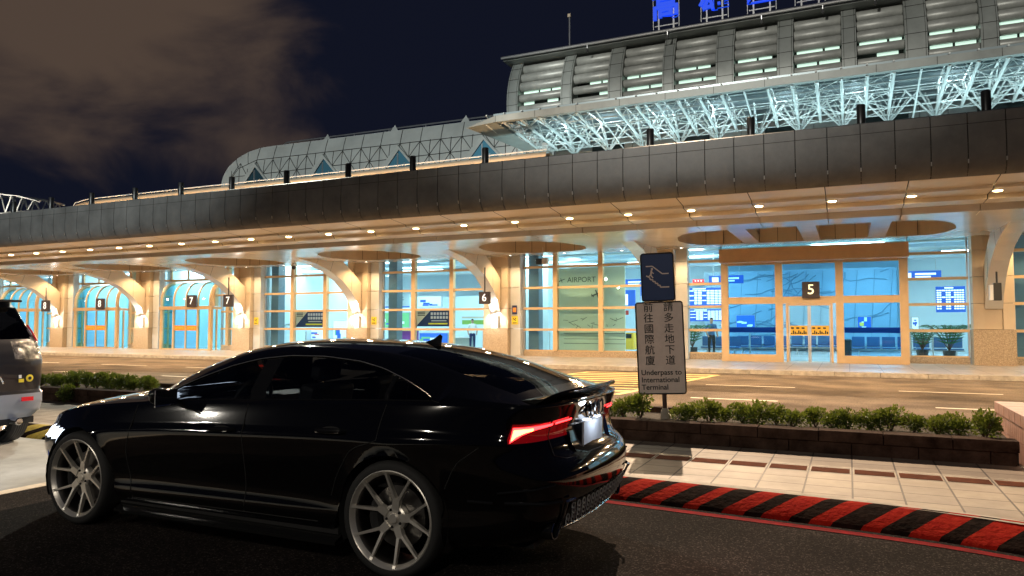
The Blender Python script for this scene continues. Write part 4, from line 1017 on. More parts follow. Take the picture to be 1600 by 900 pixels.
def wing():
    o = thing('curved_wing', (-30, 40, 6), 'pale panelled upper wing with rounded end, triangular windows and diagonal joints', 'building'); OO = (-30, 40, 6)
    def Yz(z): return 40 + .18 * max(0, z - 12.2) ** 2 / 2
    # outline of the elevation: height at x
    ZT = [(-42.7, 8), (-42.62, 11.6), (-42.4, 12.6), (-41.9, 13.4), (-41.1, 14.02), (-40.2, 14.4), (-39.2, 14.6), (-38, 14.62), (-16, 14.45)]
    mb = MB(OO); x = -42.7; xs = []
    while x < -16: xs.append(x); x += .12 if x < -38 else .8
    xs.append(-16)
    for a, b in zip(xs, xs[1:]):
        za, zb = interp(ZT, a), interp(ZT, b); n = 8
        for k in range(n):
            z = lambda t, zt: 8 + (zt - 8) * t
            p = [(a, Yz(z(k / n, za)), z(k / n, za)), (b, Yz(z(k / n, zb)), z(k / n, zb)), (b, Yz(z((k + 1) / n, zb)), z((k + 1) / n, zb)), (a, Yz(z((k + 1) / n, za)), z((k + 1) / n, za))]
            mb.quad(*p, m_wing)
        mb.quad((a, Yz(za), za), (b, Yz(zb), zb), (b, 52, zb + .2), (a, 52, za + .2), m_wing)
    mb.build('shell', o, True)
    j = MB(OO)
    def seam(p, q, r=.022):
        n = 5
        for k in range(n):
            a = [p[i] + (q[i] - p[i]) * k / n for i in (0, 1)]; b = [p[i] + (q[i] - p[i]) * (k + 1) / n for i in (0, 1)]
            j.bar((a[0], Yz(a[1]) - .004, a[1]), (b[0], Yz(b[1]) - .004, b[1]), r * 2, .012, m_dark, up=(0, 1, 0))
    top = lambda x: interp(ZT, x) - .02
    x = -39.2
    while x < -17: seam((x, top(x)), (x, 13.25 if 1 else 0)); x += 1.56
    seam((-39.2, 13.62), (-17, 13.42)); seam((-41.7, 12.2), (-40.9, 13.1)); seam((-40.9, 13.1), (-39.2, 13.62)); seam((-40.9, 13.1), (-41.3, 13.85)); seam((-40.0, 13.4), (-40.3, 14.35))
    xs = [-41.55 + 1.56 * k for k in range(16)]
    for i, x in enumerate(xs):
        zt = 13.55 if x > -39.5 else 13.0
        seam((x, 11.0), (x, zt)); seam((x, 12.5), (x + 1.56, 12.5))
        seam((x, 12.5), (x + .78, 13.5)); seam((x + 1.56, 12.5), (x + .78, 13.5)); seam((x, 12.5), (x + .78, 11.5)); seam((x + 1.56, 12.5), (x + .78, 11.5)); seam((x + .78, 11.3), (x + .78, 13.5))
    j.build('panel_joints', o)
    # triangular windows
    for i, xc in enumerate((-39.2, -32.95, -26.75, -20.5)):
        d = MB(OO); hw = 1.75; zb = 11.5; zt = 13.35; Y1 = 39.35; Y0 = 40.3
        A_, B_, C_ = (xc - hw, zb), (xc + hw, zb), (xc, zt)
        iA, iB, iC = (xc - hw + .55, zb), (xc + hw - .22, zb), (xc + .12, zt - .32)
        for p, q, ip, iq in ((A_, C_, iA, iC), (C_, B_, iC, iB)):
            d.quad((p[0], Y0, p[1]), (q[0], Y0, q[1]), (q[0], Y1 + .5, q[1]), (p[0], Y1 + .5, p[1]), m_wing)
            d.quad((p[0], Y1 + .5, p[1]), (q[0], Y1 + .5, q[1]), (iq[0], Y1 + .5, iq[1]), (ip[0], Y1 + .5, ip[1]), m_wing)
            d.quad((ip[0], Y1 + .5, ip[1]), (iq[0], Y1 + .5, iq[1]), (iq[0], Y0 - .02, iq[1]), (ip[0], Y0 - .02, ip[1]), m_roofd)
        w_ = d.build('dormer_window', o)
        d = MB(OO); gm = M('dormer_glass', (.02, .04, .05), .1, emit=(.04, .13, .18), es=(.08, .4, .55, .9)[i]); d.add([(iA[0], Y0 - .34, iA[1]), (iB[0], Y0 - .34, iB[1]), (iC[0], Y0 - .34, iC[1])], [(0, 1, 2)], gm)
        d.build('pane', w_)
        d = MB(OO); d.box(xc - .04, xc + .04, Y0 - .40, Y0 - .35, zb, zt - .55, m_alu); d.box(xc + .5, xc + .55, Y0 - .40, Y0 - .35, zb, zt - 1.2, m_alu); d.build('glazing_bar', w_)
    for i, x in enumerate((-33.9, -28.1, -22.55)):
        d = MB(OO); d.add([(x - .5, 41.4, 14.55), (x + .5, 41.4, 14.55), (x, 42.2, 14.55), (x, 41.6, 15.3)], [(0, 1, 3), (1, 2, 3), (2, 0, 3)], m_wing); d.build('roof_vent', o)
    d = MB(OO); d.tube([(-38.6, 42.5, 14.65), (-38.6, 42.3, 15.2), (-38.2, 42.2, 15.28), (-17, 42.2, 15.2)], .05, m_alu, 6); d.tube([(-38.4, 42.5, 15.0), (-17, 42.5, 14.95)], .04, m_alu, 6)
    for x in range(-38, -17, 3): d.tube([(x, 42.2, 14.6), (x, 42.2, 15.25)], .03, m_alu, 5)
    d.box(-38.5, -17, 42.3, 43, 14.5, 14.95, m_roofd); d.build('roof_rail', o)
wing()
PIER = [(-19.18, .75), (-15.52, .72), (-12.41, .88), (-9.22, .67), (-6.02, .98), (-2.83, .82), (.33, .71), (3.43, 1.0), (6.58, .75), (9.7, .98)]
def hallup():
    o = thing('upper_hall', (-5, 42, 8), 'grey upper storey of stacked horizontal tubes between curved piers', 'building'); OO = (-5, 42, 8)
    def Yz(z): return 42 + .12 * (z - 15.6) ** 2 - .10
    zs = [14.0 + .35 * k for k in range(14)]
    for x, w in PIER:
        mb = MB(OO)
        for a, b in zip(zs, zs[1:]):
            ya, yb = Yz(a) - .40, Yz(b) - .40
            mb.quad((x - w / 2, ya, a), (x + w / 2, ya, a), (x + w / 2, yb, b), (x - w / 2, yb, b), m_hall)
            for s in (-1, 1):
                mb.quad((x + s * w / 2, ya, a), (x + s * w / 2, 43.6, a), (x + s * w / 2, 43.6, b), (x + s * w / 2, yb, b), m_hall)
                xx = x + s * (w / 2 - .09); mb.quad((xx, ya - .015, a), (xx + .02, ya - .015, a), (xx + .02, yb - .015, b), (xx, yb - .015, b), m_dark)
        for z in (14.63, 15.48, 16.33, 17.22, 18.03): mb.box(x - w / 2 + .01, x + w / 2 - .01, Yz(z) - .416, Yz(z) - .35, z, z + .022, m_dark)
        mb.build('pier', o, True, ang=30)
    tz = [14.53, 15.25, 15.97, 16.73, 17.37, 18.03]
    for (x0, w0), (x1, w1) in zip(PIER, PIER[1:]):
        a, b = x0 + w0 / 2 + .002, x1 - w1 / 2 - .002
        for z in tz:
            mb = MB(OO); r = .30 if z > 16.5 else .255; y = Yz(z) + .02
            mb.tube([(a, y, z), (a + .03, y, z), (a + .06, y, z), (b - .06, y, z), (b - .03, y, z), (b, y, z)], [r * .7, r * .93, r, r, r * .93, r * .7], m_tube, 18); mb.build('louvre_tube', o, True)
        mb = MB(OO); mb.box(a - .2, b + .2, 42.7, 42.8, 13.8, 16.6, m_dark); mb.box(a - .2, b + .2, 43.3, 43.4, 16.6, 18.6, m_dark)
        for z in (14.86, 15.58, 16.32):
            q = a + .15; kk = 0
            while q < b - .5:
                L = rnd.choice((.7, 1.0, 1.3)); L = min(L, b - .1 - q)
                if rnd.random() < .8: mb.box(q, q + L, 42.22, 42.28, z - .14, z + .20, m_winlit)
                q += L + .12
        mb.build('window_strip', o)
    mb = MB(OO); x = -19.9
    while x < 13:
        mb.add([(x, 41.6, 18.62), (x + .12, 41.6, 18.78), (x + .24, 41.6, 18.62), (x, 46, 19.9), (x + .12, 46, 20.05), (x + .24, 46, 19.9)], [(0, 1, 4, 3), (1, 2, 5, 4), (0, 1, 2)], m_roofd); x += .24
    mb.box(-19.9, 13, 41.7, 46, 18.5, 18.6, m_hall); mb.build('roof', o)
    mb = MB(OO); mb.tube([(-19.9, 41.45, 18.62), (13, 41.45, 18.62)], .09, m_alu, 8); mb.build('gutter', o)
    for x in (-14.1, -9.2, -4.0, -.9, 1.6):
        mb = MB(OO); mb.tube([(x, 41.45, 18.6), (x, 41.5, 18.1)], .04, m_alu, 6); mb.box(x - .06, x + .06, 41.35, 41.5, 18.1, 18.3, m_post); mb.build('bracket_lamp', o)
    # body below, with pale panels seen through the truss
    mb = MB(OO); mb.box(-19.5, 13, 43.45, 50, 5.5, 18.5, m_hall); mb.box(-19.5, 13, 40.2, 42.8, 13.2, 13.9, m_hall)
    x = -19.4
    while x < 13: mb.box(x, x + 1.16, 40.3, 40.5, 6, 13.1, m_wing); x += 1.2
    mb.build('body', o)
    x = -18.2; od_ = M('opening_dark', (.03, .05, .05), .3)
    while x < 12: mb = MB(OO); mb.box(x, x + 1.9, 40.22, 40.29, 10.2, 12.0, od_); mb.build('opening', o); x += 4.8
    m = thing('mast', (gy(890, 70, 44).x, 44, 18.9), 'thin mast with a small lamp head on the roof of the upper storey', 'mast'); mb = MB(); mb.tube([(0, 0, 0), (0, 0, 2.75)], .05, m_alu, 6); mb.build('pole', m); mb = MB(); mb.box(-.1, .1, -.1, .1, 2.75, 2.95, m_cream); mb.build('head', m)
hallup()
for i, (ch, px) in enumerate((('高', 1040), ('雄', 1116), ('國', 1190), ('際', 1266))):
    c = gy(px, 20, 43); o = thing('roof_letter', (c.x, 43, 19.3), 'blue character %s on its grey frame on the roof edge' % ch, 'letter', 'blue characters standing on the roof')
    text_obj(ch, 1.75, m_letter, (0, 0, 1.38), o, 'character', ext=.08, bold=.045)
    mb = MB()
    for s in (-.45, .45): mb.bar((s, .15, -.3), (s, .15, 1.9), .09, .09, m_alu, up=(0, 1, 0))
    mb.bar((-.7, .16, .35), (.7, .16, .35), .06, .06, m_alu); mb.bar((-.78, .12, .15), (-.78, .12, 2), .04, .04, m_alu, up=(0, 1, 0)); mb.bar((.78, .12, .15), (.78, .12, 2), .04, .04, m_alu, up=(0, 1, 0)); mb.build('frame', o)
m_gl2 = M('sky_panel', (.45, .62, .70), .3)
def truss():
    o = thing('truss_canopy', (-4, 35, 9), 'white steel space truss roof lit cool white above the dark canopy', 'canopy'); OO = (-4, 35, 9)
    zl = lambda y: 11.5 - (y - 32) * .085      # lower chord
    zu = lambda y: 11.95 + (y - 32) * .02
    mb = MB(OO); mb.box(-15.6, 13, 31.8, 32.1, 11.5, 11.82, m_hall)
    x = -15.6
    while x < 13: mb.box(x, x + .015, 31.79, 31.80, 11.5, 11.82, m_dark); x += 2.1
    mb.build('edge_beam', o)
    mb = MB(OO)   # shaped left nose
    mb.add([(-17.3, 32.0, 11.45), (-15.6, 31.8, 11.5), (-15.6, 31.8, 11.82), (-15.9, 36, 11.0), (-15.2, 36, 11.05), (-15.9, 35, 11.7)], [(0, 1, 2), (0, 2, 5), (0, 5, 3), (0, 3, 4, 1)], m_hall); mb.build('end_cowl', o)
    rib0 = None; r = random.Random(2)
    xs = [-16.2 + .95 * k for k in range(31)]
    for i, x in enumerate(xs):
        mb = MB(OO); ys = [32, 33, 34, 35, 36, 36.9]
        if i % 7 == 6: mb.tube([(x, 32, 11.5), (x, 37.5, 10.6)], .04, m_truss, 6)
        else:
            mb.tube([(x, 32, zl(32)), (x, 36.9, zl(36.9))], .065, m_truss, 7); mb.tube([(x, 32, zu(32)), (x, 36.9, zu(36.9))], .04, m_truss, 6)
            for k, (a, b) in enumerate(zip(ys, ys[1:])): mb.tube([(x, a, zl(a) if k % 2 else zu(a)), (x, b, zu(b) if k % 2 else zl(b))], .025, m_truss, 5)
            if i + 1 < len(xs) and (i + 1) % 7 != 6:
                for k, (a, b) in enumerate(zip(ys[:-1], ys[1:])): mb.tube([(x, a, zl(a)), (x + .95, b, zl(b))] if (i + k) % 2 else [(x + .95, a, zl(a)), (x, b, zl(b))], .02, m_truss, 5)
                for a in ys[1:-1]: mb.tube([(x, a, zl(a)), (x + .475, a, zu(a)), (x + .95, a, zl(a))], .018, m_truss, 5)
        mb.build('truss_rib', o)
    for y in (33, 34, 35, 36, 36.9):
        mb = MB(OO); mb.tube([(-16.2, y, zl(y)), (12.3, y, zl(y))], .03, m_truss, 6); mb.tube([(-16.2, y, zu(y)), (12.3, y, zu(y))], .025, m_truss, 6); mb.build('cross_tube', o)
    for i in range(0, 30, 2):
        x = xs[i] + .95; b = Vector((x, 37.1, 10.35)); mb = MB(OO)
        for dx, y in ((-1.3, 36.4), (-.7, 36.8), (0, 35.6), (.7, 36.8), (1.3, 36.4), (-.35, 37.6), (.35, 37.6), (-.95, 37.6), (.95, 37.6)): mb.tube([b + Vector((dx * .05, 0, .45)), (x + dx, y, zu(y))], .042, m_truss, 6)
        mb.tube([b - Vector((0, 0, 4.2)), b + Vector((0, 0, .5))], .07, m_truss, 8); mb.build('strut_fan', o)
    mb = MB(OO); y = 32.4
    while y < 40: mb.box(-16, 13, y, y + .04, 12.12 if y > 34 else 12.0, 12.38 if y > 34 else 12.1, m_louv); y += .8
    mb.add([(-16, 32.1, 11.80), (13, 32.1, 11.80), (13, 34.8, 12.5), (-16, 34.8, 12.5)], [(0, 1, 2, 3)], m_roofd); mb.box(-16, 13, 34.8, 40.3, 12.5, 12.55, m_roofd); mb.build('louvre_ceiling', o)
    for x in range(-14, 13, 3):
        light('SPOT', (x + 4, -.5, -1.2), 330, (.60, .94, 1), o, 'uplight', .15, None, 125, .7).rotation_euler = (R(190), 0, 0)
    for x in (-13.5, -11, -8.2, -5.6, -2.4, .5, 4.2, 7.5): light('POINT', (x + 4, .4, 2.75), 42, (.75, .95, 1), o, 'lamp', .12)
truss()
def far_bridge():
    o = thing('truss_footbridge', (-50, 31, 9), 'white truss footbridge end at the far left above the canopy', 'bridge'); mb = MB((-50, 31, 9))
    T = [(-54, 10.55), (-52.2, 10.45), (-50, 10.1), (-47.9, 9.6)]
    for y in (30, 31.6):
        mb.tube([(x, y, z) for x, z in T], .07, m_truss, 6); mb.tube([(-54, y, 9.1), (-47.8, y, 9.0)], .07, m_truss, 6)
        x = -54
        while x < -48: zt = interp(T, x + .6); mb.tube([(x, y, 9.1), (x + .6, y, zt), (x + 1.2, y, 9.1)], .045, m_truss, 5); x += 1.2
    for x in (-54, -52.8, -51.6, -50.4, -49.2): mb.tube([(x, 30, interp(T, x)), (x, 31.6, interp(T, x))], .04, m_truss, 5)
    mb.build('truss', o)
    mb = MB((-50, 31, 9)); mb.box(-56, -47.8, 29.9, 31.7, 8.8, 8.99, m_wing); mb.build('deck', o)
    light('SPOT', (-1, -3, -2.6), 1200, (1, .9, .75), o, 'uplight', .1, None, 120, .7).rotation_euler = (R(130), 0, 0)
far_bridge()

# ------------------------------------------------------------------ the black fastback car
m_paint = M('black_paint', (.003, .003, .0034), .07, spec=.35, coat=.7)
m_trim = M('gloss_trim', (.01, .01, .01), .12)
m_rub = M('tyre_rubber', (.018, .018, .018), .75, bump=(60, .2))
m_rim = M('brushed_silver', (.88, .84, .76), .36, metal=.78)
m_rimd = M('rim_barrel', (.22, .21, .20), .35, metal=1.0)
m_matte = M('matte_black', (.012, .012, .012), .85)
m_cgl = glass('tinted_glass', (.50, .53, .56)); m_cgd = glass('privacy_glass', (.13, .13, .14))
m_redg = M('red_lens', (.045, .002, .003), .08, coat=1.0, emit=(1, .01, .015), es=.10)
m_led = M('led_red', (1, .15, .05), .4, emit=(1, .022, .024), es=9); m_ledh = M('led_hot', (1, .6, .2), .4, emit=(1, .50, .10), es=6)
m_chrome = M('chrome', (.75, .75, .78), .08, metal=1.0)
m_int = M('interior_black', (.02, .02, .02), .6)
m_plate = M('number_plate', (.55, .62, .72), .4)
m_drl = M('headlamp_lit', (.8, .85, 1), .3, emit=(.75, .85, 1), es=2.2)
m_glint_b = M('blue_glint', (.1, .2, .9), .2, coat=1)  # blue highlight on the intake edge, put into the colour of a bar
XM = 1.35; WR = .348; ARC = .382; AX = (0.0, 2.824)
T_xf = [(.15, 3.56), (.22, 3.62), (.3, 3.67), (.5, 3.72), (.6, 3.71), (.66, 3.68), (.72, 3.62)]
T_xr = [(.22, -.84), (.28, -.93), (.35, -.98), (.42, -1.02), (.5, -1.055), (.60, -1.06), (.66, -1.045), (.70, -1.01), (.735, -.965), (.76, -.945), (.86, -.925), (.93, -.945), (.98, -.965), (1.03, -.985), (1.06, -.99)]
T_W = [(0, .835), (.05, .872), (.12, .893), (.18, .893), (.24, .882), (.31, .880), (.42, .893), (.55, .910), (.66, .921), (.735, .925), (.765, .921), (.80, .905), (.87, .893), (.95, .879), (1, .868)]
T_belt = [(-1.1, 1.03), (-.6, 1.04), (0, 1.03), (.9, .995), (1.7, .962), (2.1, .938), (2.6, .895), (3.0, .845), (3.3, .785), (3.5, .725), (3.65, .67), (3.75, .65)]
T_zc = [(-1.1, 1.045), (-.92, 1.062), (-.8, 1.095), (-.6, 1.165), (-.3, 1.262), (0, 1.33), (.3, 1.372), (.7, 1.396), (1.04, 1.400), (1.3, 1.385), (1.55, 1.345), (1.8, 1.265), (2.1, 1.150), (2.42, 1.005), (2.6, .985), (2.9, .945), (3.2, .885), (3.45, .80), (3.6, .725), (3.75, .67)]
T_ry = [(-1.1, .70), (-.9, .69), (-.6, .655), (-.3, .62), (0, .60), (.5, .590), (.9, .592), (1.18, .605), (1.46, .64), (1.6, .66), (1.78, .69), (1.95, .72), (2.15, .755), (2.5, .79), (3.0, .78), (3.4, .72), (3.7, .6)]
T_rz = [(-1.1, 1.035), (-.95, 1.045), (-.8, 1.06), (-.6, 1.10), (-.4, 1.155), (-.2, 1.215), (0, 1.27), (.2, 1.308), (.5, 1.338), (.9, 1.350), (1.18, 1.335), (1.46, 1.28), (1.6, 1.235), (1.78, 1.165), (1.95, 1.085), (2.15, .985), (2.3, .962), (2.6, .935), (3.0, .885), (3.3, .825), (3.5, .76), (3.65, .69), (3.75, .66)]
T_dz = [(-.30, .985), (-.26, 1.055), (-.17, 1.095), (0, 1.16), (.2, 1.222), (.4, 1.262), (.7, 1.288), (1.0, 1.288), (1.25, 1.262), (1.46, 1.215), (1.7, 1.135), (1.9, 1.055), (2.03, .985)]
FROW = [0, .025, .05, .085, .12, .16, .20, .24, .28, .33, .38, .44, .50, .56, .62, .68, .71, .735, .75, .765, .78, .80, .83, .87, .91, .955, .985, 1]
ROWS_TOP = 6
def zlo(x):
    return interp([(-1.1, .30), (-.8, .26), (-.45, .215), (.4, .20), (2.4, .19), (3.2, .19), (3.75, .20)], x)
def arch(x, z):
    for a in AX:
        d = abs(x - a)
        if d < ARC: return max(z, WR + math.sqrt(ARC * ARC - d * d))
    return z
def halfw(x, z, f):
    w = interp(T_W, f)
    for a in AX:
        r = math.hypot(x - a, z - WR)
        w += .022 * math.exp(-((x - a) / .46) ** 2) * max(0, min(1, (f - .2) / .25)) * max(0, min(1, (1.02 - f) / .3))
        w += .012 * math.exp(-max(0, r - ARC) / .03)
    return w
NF, NR_ = 5.2, 9.0
def sfac(c, n): return max(0, 1 - abs(c) ** n) ** (1 / n)
def side_pt(c, f):
    """c: -1 rear tip .. 1 front tip, f: 0 sill .. 1 belt; left side"""
    n = NF if c > 0 else NR_; s = sfac(c, n); x = XM + (3.70 - XM if c > 0 else XM + 1.05) * c
    z = 0
    for _ in range(3):
        zb, zl = sinterp(T_belt, x), zlo(x); z = zl + f * (zb - zl); z = arch(x, z)
        if z > zb: z = zb
        if c > 0: x = XM + (interp(T_xf, z) - XM) * c - .13 * s * s * c ** 3
        else: x = XM + (XM - interp(T_xr, z)) * c + .10 * s * s * abs(c) ** 6
    ff = (z - zlo(x)) / (sinterp(T_belt, x) - zlo(x))
    return Vector((x, s * halfw(x, z, ff), z))
def cs():
    out = []
    for s in (0, .08, .16, .24, .32, .40, .48, .56, .63, .70, .76, .82, .87): out.append((1 - s ** NF) ** (1 / NF))
    c1 = out[-1]; base = 3.70 - XM
    x = XM + base * c1 - .04
    pts = set()
    while x > XM: pts.add(round(x, 4)); x -= .035
    tgt = []
    for sg in (1, -1):
        tgt.append(AX[1] + sg * (ARC + .0015)); tgt.append(AX[1] + sg * (ARC - .0015)); tgt.append(AX[1] + sg * (ARC - .012)); tgt.append(AX[1] + sg * (ARC - .004))
    def solve(xt):   # c whose lower-side point lies at x
        lo, hi = -1, 1
        for _ in range(40):
            m = (lo + hi) / 2
            if side_pt(m, .35).x > xt: hi = m
            else: lo = m
        return (lo + hi) / 2
    for x in pts: out.append((x - XM) / base)
    rear = [-(1 - s ** NR_) ** (1 / NR_) for s in (0, .08, .16, .24, .32, .40, .48, .56, .63, .70, .76, .81, .85, .88, .91, .935, .955)]
    x = XM - (XM + 1.05) * abs(rear[-1]) + .04
    while x < XM: out.append((x - XM) / (XM + 1.05)); x += .035
    for sg in (1, -1):
        for e in (.0015, -.0015, -.004, -.012): tgt.append(AX[0] + sg * (ARC + e))
    out += rear + [solve(t) for t in tgt]
    out = sorted(set(round(c, 6) for c in out)); return out
CS = cs()
def top_rows(c):
    b = side_pt(c, 1.0); x = b.x; yb, zb = b.y, b.z
    ry = min(sinterp(T_ry, x), yb * .84); rz = sinterp(T_rz, x)
    rz = max(rz, zb + .002) if x < 2.4 and x > -1.0 else max(rz, zb + .001)
    dz = interp(T_dz, x) if -.30 < x < 2.03 else None
    rail = Vector((x, ry, rz)); out = []
    lo = b + (rail - b) * .10 + Vector((0, -.01 * (yb / .87), 0)); lo.z = min(lo.z, zb + .014)
    out.append(lo)
    t_top = .80 if dz is None else max(.12, min(.86, (dz - zb) / max(.02, rz - zb)))
    for k in range(1, ROWS_TOP + 1):
        t = .10 + (t_top - .10) * k / ROWS_TOP; p = b.lerp(rail, t); p.y += .018 * math.sin(math.pi * t) * yb; out.append(p)
    out.append(rail)
    kx = interp([(-1.1, 0), (-.9, -.04), (-.3, -.14), (.3, -.06), (.8, 0), (1.3, .14), (1.9, .27), (2.3, .27), (2.8, .12), (3.3, 0)], x)
    for q in (.94, .85, .72, .58, .43, .29, .15, 0):
        xx = x + kx * (1 - q * q); zc = sinterp(T_zc, xx); zc = max(zc, rz)
        crown = 1 - abs(q) ** 2.3
        out.append(Vector((xx, ry * q, rz + (zc - rz) * crown)))
    return out
def build_car():
    root = thing('parked_car', (-2.49, 4.58, 0), 'black four-door fastback car with lit red tail lamp and silver wheels, parked in front', 'car', None, math.pi)
    NL = len(FROW); cols = []
    for c in CS: cols.append([side_pt(c, f) for f in FROW] + top_rows(c))
    NR = len(cols[0]); n = len(cols); verts = []; idx = {}
    for i in range(n):
        for j in range(NR):
            idx[i, j, 0] = len(verts); verts.append(cols[i][j])
        for j in range(NR):
            p = cols[i][j]
            if abs(p.y) < 1e-5: idx[i, j, 1] = idx[i, j, 0]
            else: idx[i, j, 1] = len(verts); verts.append(Vector((p.x, -p.y, p.z)))
    iDB, iDT, iRail = NL, NL + ROWS_TOP, NL + ROWS_TOP + 1
    faces = {}
    def put(key, f): faces.setdefault(key, []).append(f)
    allf = []
    for i in range(n - 1):
        for j in range(NR - 1):
            P = (cols[i][j] + cols[i + 1][j] + cols[i][j + 1] + cols[i + 1][j + 1]) / 4
            if (cols[i][j] - cols[i][j + 1]).length < 1e-6 and (cols[i + 1][j] - cols[i + 1][j + 1]).length < 1e-6: continue
            x, z = P.x, P.z
            xi = (cols[i][-1].x + cols[i + 1][-1].x) / 2
            for sd in (0, 1):
                a, b, c_, d = idx[i, j, sd], idx[i + 1, j, sd], idx[i + 1, j + 1, sd], idx[i, j + 1, sd]
                f = [a, b, c_, d] if sd else [a, d, c_, b]
                f2 = []
                for q in f:
                    if q not in f2: f2.append(q)
                if len(f2) < 3: continue
                key = ('body', 'paint')
                if j < NL - 1:
                    if -.42 < x < 3.2 and j >= 2:
                        arc_cut = math.hypot(x, z - WR) > ARC + .06 + max(0, z - .75) * .3
                        if 1.16 < x < 2.26: key = ('front_door', sd)
                        elif x <= 1.16 and x > .02 + .0 and arc_cut: key = ('rear_door', sd)
                    if x > 3.0 and j < NL - 4 and abs(P.y) < .80 or x > 3.28: key = ('front_bumper', 0)
                    if x < -.44 and z < .70: key = ('rear_bumper', 0)
                    if x < -.80 and z > .70 and abs(P.y) < .60: key = ('boot_lid', 0)
                    if x < -.725 and x < 0 and .83 < z < .95 and abs(P.y) > .36: key = ('tail_light', sd)
                    if x > 3.02 and .615 < z < .70 and abs(P.y) > .42: key = ('headlight', sd)
                elif iDB <= j < iDT and -.24 < x < 1.98:
                    if x > 1.19: key = ('front_side_window', sd)
                    elif 1.04 <= x <= 1.19: key = ('pillar', sd, 1)
                    elif .09 < x < 1.04: key = ('rear_side_window', sd)
                    elif x <= .06: key = ('quarter_window', sd)
                    else: key = ('pillar', sd, 2)
                elif j > iRail:
                    if 1.52 < xi < 2.40 and j > iRail: key = ('windscreen', 0)
                    elif -.78 < xi < .14: key = ('rear_window', 0)
                    elif xi >= 2.42 : key = ('bonnet', 0)
                    elif xi < -.80: key = ('boot_lid', 0)
                put(key, f2); allf.append(f2)
    full = bpy.data.meshes.new('f'); full.from_pydata([tuple(v) for v in verts], [], allf); full.update()
    bmx = bmesh.new(); bmx.from_mesh(full); bmx.normal_update(); vn = [v.normal.copy() for v in bmx.verts]; bmx.free()
    matfor = {'front_side_window': m_cgl, 'rear_side_window': m_cgl, 'quarter_window': m_cgd, 'windscreen': m_cgl, 'rear_window': m_cgl, 'pillar': m_trim, 'tail_light': m_redg, 'headlight': m_drl}
    parts = {}
    for key, fl in faces.items():
        used = sorted({q for f in fl for q in f}); mp = {q: i for i, q in enumerate(used)}
        me = bpy.data.meshes.new(key[0]); me.from_pydata([tuple(verts[q]) for q in used], [], [[mp[q] for q in f] for f in fl])
        me.materials.append(matfor.get(key[0], m_paint)); me.polygons.foreach_set('use_smooth', [True] * len(me.polygons)); me.update()
        me.normals_split_custom_set_from_vertices([tuple(vn[q]) for q in used])
        o = bpy.data.objects.new(key[0], me); COL.objects.link(o); parts[key] = o
    body = parts[('body', 'paint')]
    for key, o in parts.items():
        if key[0] == 'pillar': o.parent = body
        else: o.parent = root
    def surf(c, f, off=.002, sd=1):
        p = side_pt(c, f); e = 1e-3
        du = side_pt(min(1, c + e), f) - side_pt(max(-1, c - e), f); dv = side_pt(c, min(1, f + .02)) - side_pt(c, max(0, f - .02))
        nr = du.cross(dv); nr.normalize()
        if nr.y < 0 and abs(nr.y) > .15: nr = -nr
        if c < -.9 and nr.x > 0: nr = -nr
        if c > .9 and nr.x < 0: nr = -nr
        p = p + nr * off
        return Vector((p.x, p.y * sd, p.z))
    def f_at(c, z):
        lo, hi = 0, 1
        for _ in range(30):
            m_ = (lo + hi) / 2
            if side_pt(c, m_).z < z: lo = m_
            else: hi = m_
        return (lo + hi) / 2
    def c_at(x, f=.5):
        lo, hi = -1, 1
        for _ in range(40):
            m_ = (lo + hi) / 2
            if side_pt(m_, f).x > x: hi = m_
            else: lo = m_
        return (lo + hi) / 2
    def c_rear(y, f=.75):   # c on the tail where the half-width is y
        lo, hi = -1, -.6
        for _ in range(40):
            m_ = (lo + hi) / 2
            if side_pt(m_, f).y > y: hi = m_
            else: lo = m_
        return (lo + hi) / 2
    # underside, wheel wells
    mb = MB(); mb.box(-.80, 3.45, -.62, .62, .20, .24, m_matte); mb.box(.42, 2.40, -.86, .86, .20, .235, m_matte)
    for a in AX:
        for s in (-1, 1):
            y0, y1 = s * .50, s * .90; k = 20
            for q in range(k):
                t0, t1 = R(-25 + 230 * q / k), R(-25 + 230 * (q + 1) / k); r = ARC + .004
                p = lambda t, y: (a + r * math.cos(t), y, WR + r * math.sin(t))
                mb.quad(p(t0, y0), p(t1, y0), p(t1, y1), p(t0, y1), m_matte)
            mb.box(a - ARC, a + ARC, min(y0, y0 + s * .01), max(y0, y0 + s * .01), .2, .76, m_matte)
    mb.box(-.82, 3.4, -.60, .60, .24, .60, m_matte)
    mb.build('underbody', body)
    # side skirts
    for sd in (1, -1):
        mb = MB(); pts = [(.40, .895), (1.4, .905), (2.40, .895)]
        for (xa, ya), (xb, yb) in zip(pts, pts[1:]):
            P = [(xa, sd * (ya - .08), .215), (xa, sd * (ya + .022), .165), (xa, sd * (ya + .022), .148), (xa, sd * (ya - .10), .150)]
            Q = [(xb, sd * (yb - .08), .215), (xb, sd * (yb + .022), .165), (xb, sd * (yb + .022), .148), (xb, sd * (yb - .10), .150)]
            for k in range(4): mb.quad(P[k], Q[k], Q[(k + 1) % 4], P[(k + 1) % 4], m_trim)
        mb.build('side_skirt', root)
    # thin seams of the doors, fuel flap etc.
    def seam(mb, pts, r=.0036): mb.tube(pts, r, m_matte, 5)
